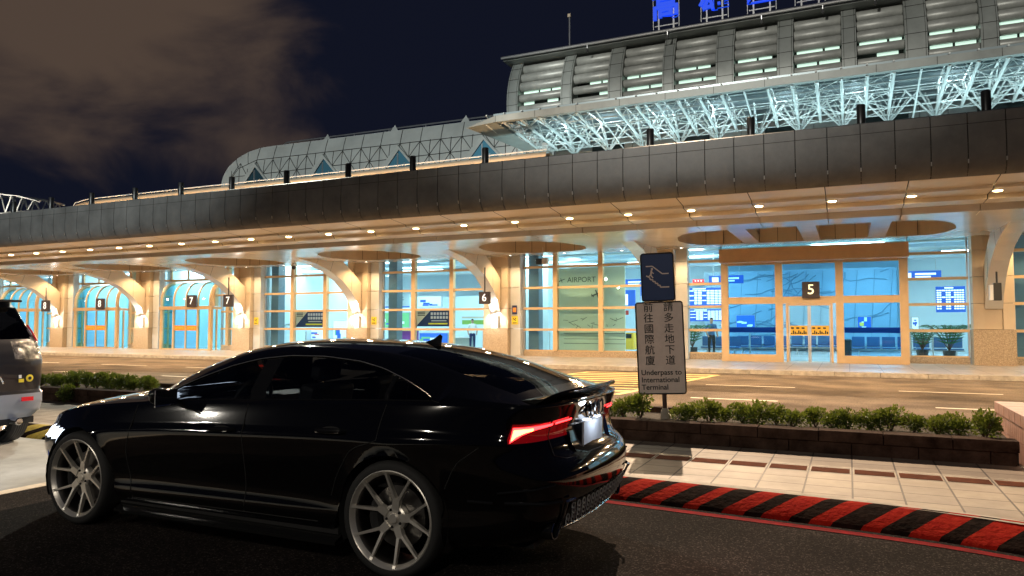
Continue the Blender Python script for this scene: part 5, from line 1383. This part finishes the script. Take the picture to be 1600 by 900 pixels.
    for sd in (1, -1):
        mb = MB()
        c1 = c_at(2.26); seam(mb, [surf(c_at(2.26 + .03 * math.sin(f * 3)), f, .0005, sd) for f in [.09 + .9 * k / 12 for k in range(13)]])
        seam(mb, [surf(c_at(1.16), f, .0005, sd) for f in [.09 + .9 * k / 12 for k in range(13)]])
        seam(mb, [surf(c_at(2.26 - 1.75 * k / 24), .09, .0005, sd) for k in range(25)])
        pts = []
        for k in range(13):
            t = R(12 + 62 * k / 12); rr = ARC + .075; x = rr * math.cos(t); z = WR + rr * math.sin(t) * (1 + .0 * k); c = c_at(x); pts.append(surf(c, f_at(c, z), .0005, sd))
        c = c_at(.06); pts += [surf(c, f, .0005, sd) for f in (.74, .82, .9, .99)]
        seam(mb, pts); mb.build('door_seam', parts[('front_door', 0 if sd == 1 else 1)])
        # handles
        for x, z, key in ((1.36, .80, 'front_door'), (.39, .845, 'rear_door')):
            c = c_at(x); f = f_at(c, z); p = surf(c, f, 0, sd); mb = MB()
            mb.tube([p + Vector((-.115, -sd * .006, .006)), p + Vector((-.09, sd * .028, .006)), p + Vector((.02, sd * .036, .004)), p + Vector((.09, sd * .028, 0)), p + Vector((.115, -sd * .006, 0))], [.013, .016, .017, .016, .013], m_trim, 8)
            mb.ell(p + Vector((0, -sd * .006, -.002)), (.085, .012, .03), m_matte, 14, 7)
            mb.tube([p + Vector((-.09, sd * .040, -.004)), p + Vector((.09, sd * .040, -.008))], .003, m_chrome, 5)
            mb.build('handle', parts[(key, 0 if sd == 1 else 1)], True)
        # window trims
        mb = MB(); rows = []
        for x in [2.02 - .05 * k for k in range(46)]:
            if x < -.24: break
            c = c_at(x, 1.0); t = top_rows(c); rows.append((t[ROWS_TOP] + Vector((0, .003, 0)), t[0] + Vector((0, .004, 0))))
        seam2 = [Vector((p[0].x, p[0].y * sd, p[0].z)) for p in rows] + [Vector((p[1].x, p[1].y * sd, p[1].z)) for p in rows[::-1]]
        mb.tube(seam2 + seam2[:1], .0065, m_trim, 6, False)
        mb.tube([Vector((p[0].x, (p[0].y + .006) * sd, p[0].z + .004)) for p in rows], .0022, m_alu, 5)
        t = top_rows(c_at(.075, 1.0)); mb.tube([Vector((q.x, (q.y + .002) * sd, q.z)) for q in t[:ROWS_TOP + 1]], .009, m_trim, 6)
        mb.build('window_trim', root, True)
        # mirror
        mb = MB(); cx, cy, cz = 1.83, .99, 1.005; prof = []
        for k in range(9):
            ph = math.pi * k / 8; prof.append(ph)
        vs = []; nn = 16
        for ph in prof:
            for q in range(nn):
                t = 2 * math.pi * q / nn; e = lambda v, m_: math.copysign(abs(v) ** m_, v)
                dx = .075 * -math.cos(ph) * (1 if -math.cos(ph) > 0 else .35); rr = e(math.sin(ph), .6)
                vs.append(Vector((cx + dx, sd * (cy + .10 * rr * e(math.cos(t), .75)), cz + .062 * rr * e(math.sin(t), .75) + .01 * math.cos(t))))
        mb.add(vs, [(i * nn + q, i * nn + (q + 1) % nn, (i + 1) * nn + (q + 1) % nn, (i + 1) * nn + q) for i in range(8) for q in range(nn)], m_trim)
        mr_ = mb.build('mirror', root, True, ang=70)
        mb = MB(); mb.bar((cx + .02, sd * .83, .955), (cx + .01, sd * .93, .975), .07, .03, m_trim); mb.build('mirror_arm', mr_)
        mb = MB(); mb.tube([(cx - .027, sd * (cy - .10), cz - .055), (cx - .03, sd * (cy + .09), cz - .06)], .006, m_chrome, 6); mb.box(cx - .032, cx - .0285, sd * cy - .09, sd * cy + .09, cz - .05, cz + .05, m_chrome); mb.build('mirror_glass', mr_)
        mb = MB(); mb.tube([(cx + .074, sd * (cy - .06), cz - .008), (cx + .066, sd * (cy + .05), cz - .008)], .006, m_alu, 6); mb.build('indicator', mr_)
    # tail lamp light pipes
    for sd in (1, -1):
        lamp = parts.get(('tail_light', 0 if sd == 1 else 1)); zc = .915
        mb = MB(); ml = MB()
        def ribbon(m_b, ys, zt, zb_, mat, off):
            A_, B_ = [], []
            for y, t, b_ in zip(ys, zt, zb_):
                c = c_rear(y, .80); A_.append(surf(c, f_at(c, t), off, sd)); B_.append(surf(c, f_at(c, b_), off, sd))
            for k in range(len(ys) - 1): m_b.quad(A_[k], A_[k + 1], B_[k + 1], B_[k], mat)
        ribbon(mb, [.36, .44, .52, .56], [.938, .936, .934, .932], [.928, .925, .922, .919], m_led, .010)
        ribbon(mb, [.585, .65, .72, .78, .82], [.930, .927, .924, .921, .919], [.917, .911, .902, .875, .835], m_led, .010)
        ribbon(ml, [.735, .77, .80, .815], [.912, .910, .908, .906], [.900, .892, .868, .845], m_ledh, .013)
        mb.build('light_strip', lamp); ml.build('hot_light_strip', lamp)
    # boot lid: seam, rings, plate recess, plate
    bl = parts[('boot_lid', 0)]
    def rear(y, z, off=0):
        c = c_rear(abs(y), .7); p = side_pt(c, f_at(c, z)); return Vector((p.x - off, y, p.z))
    mb = MB()
    seam(mb, [rear(y, z, .001) for y, z in ((-.60, .95), (-.60, .85), (-.59, .74), (-.50, .715), (-.3, .71), (0, .708), (.3, .71), (.50, .715), (.59, .74), (.60, .85), (.60, .95))], .003)
    mb.tube([rear(y, .885 - .0 * y, .004) for y in (-.36, -.3, -.2, -.1, 0, .1, .2, .3, .36)], .006, m_trim, 6); mb.build('lid_seam', bl)
    mb = MB()
    for y in (-.125, -.042, .042, .125):
        c = rear(y, .965, .012); pts = [c + Vector((0, .052 * math.cos(R(a)), .052 * math.sin(R(a)))) for a in range(0, 361, 20)]; mb.tube(pts, .0065, m_trim, 6, False)
    mb.build('ring_emblem', bl, True)
    mb = MB()
    o_ = [(-.40, .865), (.40, .865), (.34, .725), (-.34, .725)]
    n_ = [rear(*p, .004) for p in o_]; inn = [rear(y * .86, .80 + (z - .80) * .8, -.025) for y, z in o_]
    for k in range(4): mb.quad(n_[k], n_[(k + 1) % 4], inn[(k + 1) % 4], inn[k], m_chrome)
    mb.quad(*inn, m_trim); mb.build('plate_recess', bl)
    mb = MB(); q = rear(0, .80, .012); mb.box(q.x - .006, q.x, -.19, .19, .725, .885, m_plate); mb.tube([(q.x - .008, -.19, .725), (q.x - .008, .19, .725), (q.x - .008, .19, .885), (q.x - .008, -.19, .885), (q.x - .008, -.19, .725)], .004, m_alu, 5); pl = mb.build('number_plate', root)
    light('POINT', (q.x - .10, .0, .93), 1.6, (.85, .92, 1), root, 'plate_lamp', .03)
    for sgn in (-1, 1): mb = MB(); mb.box(q.x - .02, q.x + .02, sgn * .1 - .03, sgn * .1 + .03, .892, .90, m_drl); mb.build('plate_light', bl)
    # spoiler lip
    mb = MB(); ring = []
    for k in range(25):
        y = -.70 + 1.40 * k / 24; s = 1 - (abs(y) / .70) ** 5; ex = -.955 + .11 * (abs(y) / .7) ** 2
        ring.append([Vector((ex + .16, y, 1.058)), Vector((ex + .02, y, 1.070 + .022 * s)), Vector((ex - .05, y, 1.078 + .04 * s)), Vector((ex - .052, y, 1.070 + .036 * s)), Vector((ex + .0, y, 1.045 + .01 * s)), Vector((ex + .03, y, 1.03))])
    for a, b in zip(ring, ring[1:]):
        for k in range(6): mb.quad(a[k], b[k], b[(k + 1) % 6], a[(k + 1) % 6], m_paint if k < 2 else m_trim)
    mb.add(ring[0], [list(range(6))], m_trim); mb.add(ring[-1], [list(range(6))], m_trim)
    mb.build('spoiler', root, True, ang=35)
    # rear bumper furniture
    rb = parts[('rear_bumper', 0)]
    mb = MB(); N_ = 15
    def bp(y, z, off): return rear(y, z, off)
    for k in range(N_):
        for r_ in range(4):
            y = -.49 + .98 * k / (N_ - 1) + (.033 if r_ % 2 else 0); z = .345 + .035 * r_
            c = bp(y, z, .012); pts = [c + Vector((0, .026 * math.cos(R(a)), .019 * math.sin(R(a)))) for a in range(30, 391, 60)]; mb.tube(pts, .0045, m_alu, 4, False)
    mb.build('honeycomb_grille', rb)
    mb = MB(); P = [bp(y, z, .008) for y, z in ((-.56, .325), (-.2, .322), (.2, .322), (.56, .325))]; Q = [bp(y, z, .008) for y, z in ((-.56, .475), (-.2, .478), (.2, .478), (.56, .475))]
    for k in range(3): mb.quad(P[k], P[k + 1], Q[k + 1], Q[k], m_matte)
    fr = [bp(y, z, .018) for y, z in ((-.56, .50), (-.64, .50), (-.56, .32), (-.3, .308), (0, .306), (.3, .308), (.56, .32), (.64, .50), (.56, .50))]; mb.tube(fr, .010, m_chrome, 6)
    mb.build('diffuser', rb)
    for sd in (1, -1):
        mb = MB(); c = bp(sd * .62, .33, -.05); prof = [(.042, .06), (.048, .07), (.051, .055), (.051, -.06), (.045, -.06)]
        vs = []; nn = 20
        for r_, h in prof:
            for q_ in range(nn): t = 2 * math.pi * q_ / nn; vs.append(c + Vector((-h, r_ * 1.25 * math.cos(t), r_ * math.sin(t) - .01)))
        mb.add(vs, [(i * nn + q_, i * nn + (q_ + 1) % nn, (i + 1) * nn + (q_ + 1) % nn, (i + 1) * nn + q_) for i in range(4) for q_ in range(nn)], m_trim); mb.disc(c + Vector((-.03, 0, -.01)), (-1, 0, 0), .055, m_matte)
        mb.tube([c + Vector((-.07, .058 * math.cos(R(a)), .047 * math.sin(R(a)) - .01)) for a in range(0, 361, 20)], .004, m_chrome, 5, False)
        mb.build('exhaust_tip', rb, True)
        mb = MB(); a_ = [surf(c_rear(y, .45), f_at(c_rear(y, .45), z), .012, sd) for y, z in ((.72, .60), (.80, .585), (.87, .56))]; mb.tube(a_, .008, m_trim, 6)
        a_ = [surf(c_rear(y, .35), f_at(c_rear(y, .35), z), .010, sd) for y, z in ((.66, .50), (.76, .50), (.85, .505))]; mb.tube(a_, .012, m_trim, 6)
        mb.build('corner_vent', rb)
        mb = MB(); a_ = [surf(c_at(x), f_at(c_at(x), .50), .004, sd) for x in (-.50, -.55, -.60, -.65)]; mb.tube(a_, .010, m_trim, 6); mb.build('reflector', rb)
        # bumper / wing seam
        mb = MB(); seam(mb, [surf(c_at(x), f_at(c_at(x), z), .0005, sd) for x, z in ((-.36, .56), (-.42, .66), (-.50, .715), (-.60, .76), (-.68, .81))]); mb.build('bumper_seam', rb)
    # front bumper intakes
    fb = parts[('front_bumper', 0)]
    def fr_(y, z, off=0):
        lo, hi = .6, 1
        for _ in range(40):
            m_ = (lo + hi) / 2
            if side_pt(m_, .4).y > abs(y): lo = m_
            else: hi = m_
        p = side_pt(lo, f_at(lo, z)); return Vector((p.x + off, y, p.z))
    for sd in (1, -1):
        mb = MB(); mb.quad(fr_(sd * .52, .50, .006), fr_(sd * .80, .52, .006), fr_(sd * .78, .34, .006), fr_(sd * .50, .32, .006), m_matte); mb.tube([fr_(sd * .80, .53, .012), fr_(sd * .80, .42, .014), fr_(sd * .76, .33, .012)], .014, m_glint_b, 6); mb.build('air_intake', fb)
    mb = MB(); mb.quad(fr_(-.36, .62, .006), fr_(.36, .62, .006), fr_(.30, .33, .006), fr_(-.30, .33, .006), m_matte); mb.tube([fr_(y, z, .012) for y, z in ((-.36, .62), (.36, .62), (.30, .33), (-.30, .33), (-.36, .62))], .012, m_trim, 6); mb.build('grille', fb)
    mb = MB(); mb.tube([fr_(y, .20, .02) for y in (-.84, -.7, -.4, 0, .4, .7, .84)], .014, m_trim, 6); mb.build('front_lip', fb)
    # wing badge vent and antenna fin
    mb = MB(); mb.add([(.35, .0, 1.366), (.20, .018, 1.352), (.20, -.018, 1.352), (.20, 0, 1.435), (.255, 0, 1.400), (.18, 0, 1.42)], [(0, 1, 4), (0, 4, 2), (1, 3, 4), (2, 4, 3), (1, 5, 3), (2, 3, 5), (1, 2, 5)], m_trim); mb.build('antenna_fin', root)
    # wheels
    def wheel(x, yo, flip):
        w = bpy.data.objects.new('wheel', None); COL.objects.link(w); w.parent = root; w.location = (x, yo, WR); w.rotation_euler = (0, 0, 0 if not flip else math.pi)
        # local: +y outward
        mb = MB(); sh = [(.285, -.005), (.292, .004), (.315, .008), (.332, .000), (.342, -.016), (.347, -.035), (WR, -.06), (WR, -.20), (.342, -.235), (.32, -.245), (.285, -.24)]
        mb.lathe(sh, (0, 0, 0), (0, 1, 0), m_rub, 72)
        for k in range(72):
            a = R(k * 5); mb.bar((WR * math.cos(a), -.07, WR * math.sin(a)), (.338 * math.cos(a + .05), -.012, .338 * math.sin(a + .05)), .004, .004, m_matte, up=(math.cos(a), 0, math.sin(a)))
        mb.build('tyre', w, True)
        mb = MB(); mb.lathe([(.290, -.004), (.291, .004), (.286, .007), (.280, .002), (.274, -.008), (.262, -.02)], (0, 0, 0), (0, 1, 0), m_rim, 72)
        mb.lathe([(.262, -.02), (.250, -.06), (.245, -.14), (.262, -.22)], (0, 0, 0), (0, 1, 0), m_rimd, 72)
        hub = -.035
        mb.lathe([(0, hub + .004), (.026, hub + .004), (.030, hub), (.031, hub - .008), (.066, hub - .010), (.078, hub - .018), (.078, hub - .06), (0, hub - .06)], (0, 0, 0), (0, 1, 0), m_rim, 40)
        for k in range(5):
            a0 = R(90 + 72 * k + 11)
            A = lambda r, a, y: Vector((r * math.cos(a), y, r * math.sin(a)))
            rad = Vector((math.cos(a0), 0, math.sin(a0)))
            mb.bar(A(.055, a0, hub - .02), A(.125, a0, hub - .014), .050, .034, m_rim, up=(0, 1, 0), w2=.046, t2=.032)
            for sg in (-1, 1):
                mb.bar(A(.115, a0 + sg * .12, hub - .015), A(.268, a0 + sg * .315, -.013), .019, .032, m_rim, up=(0, 1, 0), w2=.013, t2=.022)
                mb.bar(A(.266, a0 + sg * .315, -.012), A(.284, a0 + sg * .325, -.004), .019, .018, m_rim, up=(0, 1, 0))
            ab = a0 + R(36); mb.lathe([(0, hub - .002), (.007, hub - .002), (.010, hub - .012)], (.052 * math.cos(ab), 0, .052 * math.sin(ab)), (0, 1, 0), m_matte, 8)
        mb.build('rim', w, True, ang=30)
        mb = MB(); mb.lathe([(.06, -.10), (.185, -.10), (.187, -.105), (.187, -.13), (.06, -.13)], (0, 0, 0), (0, 1, 0), M('brake_disc', (.16, .155, .15), .4, metal=1), 48)
        mb.build('brake_disc', w); mb = MB()
        pts = [(.155 * math.cos(R(a)), -.085, .155 * math.sin(R(a))) for a in range(-35 if not flip else 145, 36 if not flip else 216, 10)]; mb.tube(pts, .04, m_matte, 8); mb.build('caliper', w, True)
    for x in AX:
        wheel(x, .918, False); wheel(x, -.918, True)
    # cabin
    mb = MB(); mb.box(-.5, 2.1, -.70, .70, .50, .62, m_int); mb.box(1.72, 2.05, -.70, .70, .62, .93, m_int); mb.box(.6, 2.0, -.10, .10, .6, .72, m_int); mb.box(-.75, -.1, -.62, .62, .55, .93, m_int)
    for s in (-1, 1): mb.box(0, 2.0, s * .76 - .02, s * .76 + .02, .5, .93, m_int)
    mb.build('cabin', root)
    def seat(x, y):
        mb = MB(); T = Matrix.Translation((x, y, 0)) @ Matrix.Rotation(R(-14), 4, 'Y')
        mb.box(-.02, .48, -.24, .24, .55, .70, m_int, Matrix.Translation((x, y, 0))); mb.box(-.10, .03, -.24, .24, .62, 1.12, m_int, Matrix.Translation((x - .0, y, 0)) @ Matrix.Rotation(R(-12), 4, 'Y'))
        mb.box(-.06, .03, -.13, .13, 1.14, 1.29, m_int, Matrix.Translation((x + .02, y, 0)) @ Matrix.Rotation(R(-12), 4, 'Y')); mb.build('car_seat', root, bevel=.035)
    seat(1.16, .38); seat(1.16, -.38)
    mb = MB(); mb.box(-.12, .0, -.6, .6, .62, 1.02, m_int, Matrix.Translation((.22, 0, 0)) @ Matrix.Rotation(R(-14), 4, 'Y'))
    for y in (-.4, .4): mb.box(-.04, .03, y - .12, y + .12, 1.04, 1.16, m_int, Matrix.Translation((.24, 0, 0)) @ Matrix.Rotation(R(-14), 4, 'Y'))
    mb.build('rear_bench', root, bevel=.03)
    mb = MB(); c = Vector((1.62, .37, .93)); pts = [c + Vector((-.07 * math.sin(R(a)), .18 * math.cos(R(a)), .18 * math.sin(R(a)))) for a in range(0, 361, 15)]; mb.tube(pts, .016, m_int, 8, False); mb.ell(c + Vector((.03, 0, 0)), (.03, .06, .05), m_int); mb.bar(c + Vector((0, -.17, 0)), c + Vector((0, .17, 0)), .03, .02, m_int); mb.build('steering_wheel', root, True)
    # head lamps throw their light on what stands ahead
    for s in (-1, 1): light('SPOT', (3.68, s * .60, .64), 60, (.82, .90, 1), root, 'headlamp_beam', .05, None, 75, .8).rotation_euler = (0, R(-86), 0)
    light('SPOT', (-1.05, .62, .90), 16, (1, .02, .02), root, 'tail_glow', .06, None, 165, .5).rotation_euler = (0, R(90), 0)
build_car()

# ------------------------------------------------------------------ grey van ahead, at the left edge
def build_van():
    xr = -9.20; yc = 5.06; root = thing('parked_van', (xr, yc, 0), 'dark grey high-backed car with clear tail lamp and silver bumper at the left edge', 'car')
    # local: +x is the tail, car extends to -x; y across (right side of the car at +y)
    vp = M('grey_paint', (.022, .023, .030), .28, metal=.4, coat=1.0); vg = glass('van_glass', (.02, .02, .025)); silver = M('silver_bumper', (.30, .34, .42), .35, metal=.5)
    prof = [  # z, x at the tail, half width
        (.36, -.10, .84), (.44, -.02, .89), (.55, .0, .905), (.66, -.01, .91), (.70, -.055, .91), (.85, -.04, .915), (1.05, -.03, .912), (1.15, -.05, .905), (1.30, -.11, .88), (1.38, -.16, .85), (1.58, -.27, .78), (1.72, -.34, .74), (1.79, -.40, .69), (1.835, -.52, .62)]
    def ring(z, xt, w, n=26):
        L = 4.55; out = []
        for k in range(n + 1):
            t = k / n
            if t < .5:  # right side to tail centre
                s = t * 2; a = s * math.pi / 2; e = .28
                x = xt - .42 + .42 * (math.sin(a) ** .38 if a > 0 else 0); y = w * (max(0, math.cos(a)) ** .30)
                out.append((x, y))
            else:
                s = (1 - t) * 2; a = s * math.pi / 2
                x = xt - .42 + .42 * (math.sin(a) ** .38 if a > 0 else 0); y = -w * (max(0, math.cos(a)) ** .30)
                out.append((x, y))
        fx = -3.9 if z < 1.0 else -3.9 + (z - 1.0) * 2.2
        return [Vector((fx, w * .9, z))] + [Vector((-3.2 + max(0, z - 1.0) * 1.6, w, z))] + [Vector((x, y, z)) for x, y in out] + [Vector((-3.2 + max(0, z - 1.0) * 1.6, -w, z)), Vector((fx, -w * .9, z))]
    rings = []; dz = []
    fine = []
    for (z0, x0, w0), (z1, x1, w1) in zip(prof, prof[1:]):
        for k in range(3): t = k / 3; fine.append((z0 + (z1 - z0) * t, x0 + (x1 - x0) * t, w0 + (w1 - w0) * t))
    fine.append(prof[-1]); rings = [ring(*p) for p in fine]
    mb = {k: MB() for k in ('body', 'rear_window', 'rear_bumper', 'tail_light', 'tail_light2', 'side_window', 'side_window2')}; lens = M('clear_lens', (.16, .15, .15), .12, metal=.5, coat=1, bump=(9, .8, .03), var=(14, .7, (.5, .47, .45)))
    n = len(rings[0])
    for a, b in zip(rings, rings[1:]):
        for i in range(n - 1):
            c = (a[i] + b[i + 1]) / 2; k, mt = 'body', vp
            if c.x > -.9 and 1.33 < c.z < 1.72 and abs(c.y) < .74 and i > 3: k, mt = 'rear_window', vg
            elif c.z < .66 and c.x > -.5: k, mt = 'rear_bumper', silver
            elif 1.09 < c.z < 1.31 and abs(c.y) > .42 and c.x > -.42: k, mt = 'tail_light' + ('2' if c.y < 0 else ''), lens
            elif 1.2 < c.z < 1.68 and abs(c.y) > .7 and -2.6 < c.x < -.55: k, mt = 'side_window' + ('2' if c.y < 0 else ''), vg
            mb[k].quad(a[i], a[i + 1], b[i + 1], b[i], mt)
    mb['body'].add(rings[-1], [list(range(n))], vp)
    mb['body'].box(-3.8, -.15, -.80, .80, .28, .36, m_matte)
    body = None; P = {}
    for k, m_b in mb.items(): P[k] = m_b.build(k.rstrip('2'), root, True, ang=50)
    m_b = MB(); m_b.box(-.62, -.22, -.66, .66, 1.785, 1.815, vp); m_b.build('roof_spoiler', root, bevel=.012)
    for s in (-1, 1):
        m_b = MB(); m_b.tube([(-.6, s * .60, 1.86), (-2.6, s * .60, 1.88)], .018, m_alu, 8); m_b.build('roof_rail', root)
        m_b = MB(); m_b.box(.002, .014, s * .62 - .07, s * .62 + .07, .57, .62, M('red_reflector', (.6, .02, .03), .25, emit=(.5, .02, .02), es=.2)); m_b.build('reflector', P['rear_bumper'])
        m_b = MB(); m_b.tube([(-.19, s * .835, 1.30), (-.25, s * .815, 1.40), (-.32, s * .79, 1.50)], .012, M('red_tail_strip', (.5, .01, .02), .25, emit=(.5, .01, .02), es=.15), 6); m_b.build('red_strip', P['tail_light'])
        m_b = MB(); m_b.lathe([(.0, .05), (.035, .05), (.045, .04), (.045, -.2)], (-.02, s * .52, .33), (1, 0, 0), m_chrome, 16); m_b.build('exhaust_tip', P['rear_bumper'], True)
        for x in (-.72, -3.4):
            w = bpy.data.objects.new('wheel', None); COL.objects.link(w); w.parent = root; w.location = (x, s * .80, .345)
            m_b = MB(); m_b.lathe([(.22, .10), (.28, .115), (.33, .10), (.345, .07), (.345, -.07), (.33, -.10), (.28, -.11)], (0, 0, 0), (0, 1, 0), m_rub, 40)
            for k in range(5): m_b.lathe([(.3455, -.06 + .028 * k), (.347, -.054 + .028 * k), (.3455, -.048 + .028 * k)], (0, 0, 0), (0, 1, 0), m_rubl, 40)
            m_b.build('tyre', w, True)
            m_b = MB(); m_b.lathe([(0, .06), (.05, .065), (.06, .05)], (0, 0, 0), (0, 1 * s, 0), m_rim, 20); m_b.lathe([(.22, .10), (.21, .06), (.2, -.08)], (0, 0, 0), (0, s, 0), m_rim, 32)
            for k in range(5): a = R(72 * k); m_b.bar((.04 * math.cos(a), s * .055, .04 * math.sin(a)), (.22 * math.cos(a), s * .08, .22 * math.sin(a)), .05, .02, m_rim, up=(0, 1, 0))
            m_b.build('rim', w, True)
    m_b = MB(); m_b.box(-.034, -.016, -.30, .30, .80, .98, m_matte); m_b.tube([(-.012, .14, 1.0), (-.012, .30, .88), (-.012, .34, .80)], .012, m_chrome, 6); m_b.build('plate_garnish', root)
    m_b = MB(); m_b.box(-.010, .001, -.17, .17, .80, .93, m_plate); m_b.build('number_plate', root)
    m_b = MB(); m_b.ell((-.028, .66, .845), (.006, .045, .045), m_yplate, 16, 8); m_b.ell((-.022, .66, .845), (.006, .022, .022), m_ink, 12, 6); m_b.build('round_sticker', root)
    m_b = MB(); m_b.box(-.034, -.024, .53, .59, .80, .84, m_yplate); m_b.box(-.034, -.024, .53, .56, .85, .89, m_wht); m_b.build('small_sticker', root)
    m_b = MB(); m_b.box(-.5, -.06, -.12, .12, .3, .36, m_alu); m_b.build('tow_hook', root)
m_rubl = M('tyre_groove', (.06, .06, .06), .8)
build_van()
for d in list(bpy.data.meshes):
    if d.users == 0: bpy.data.meshes.remove(d)
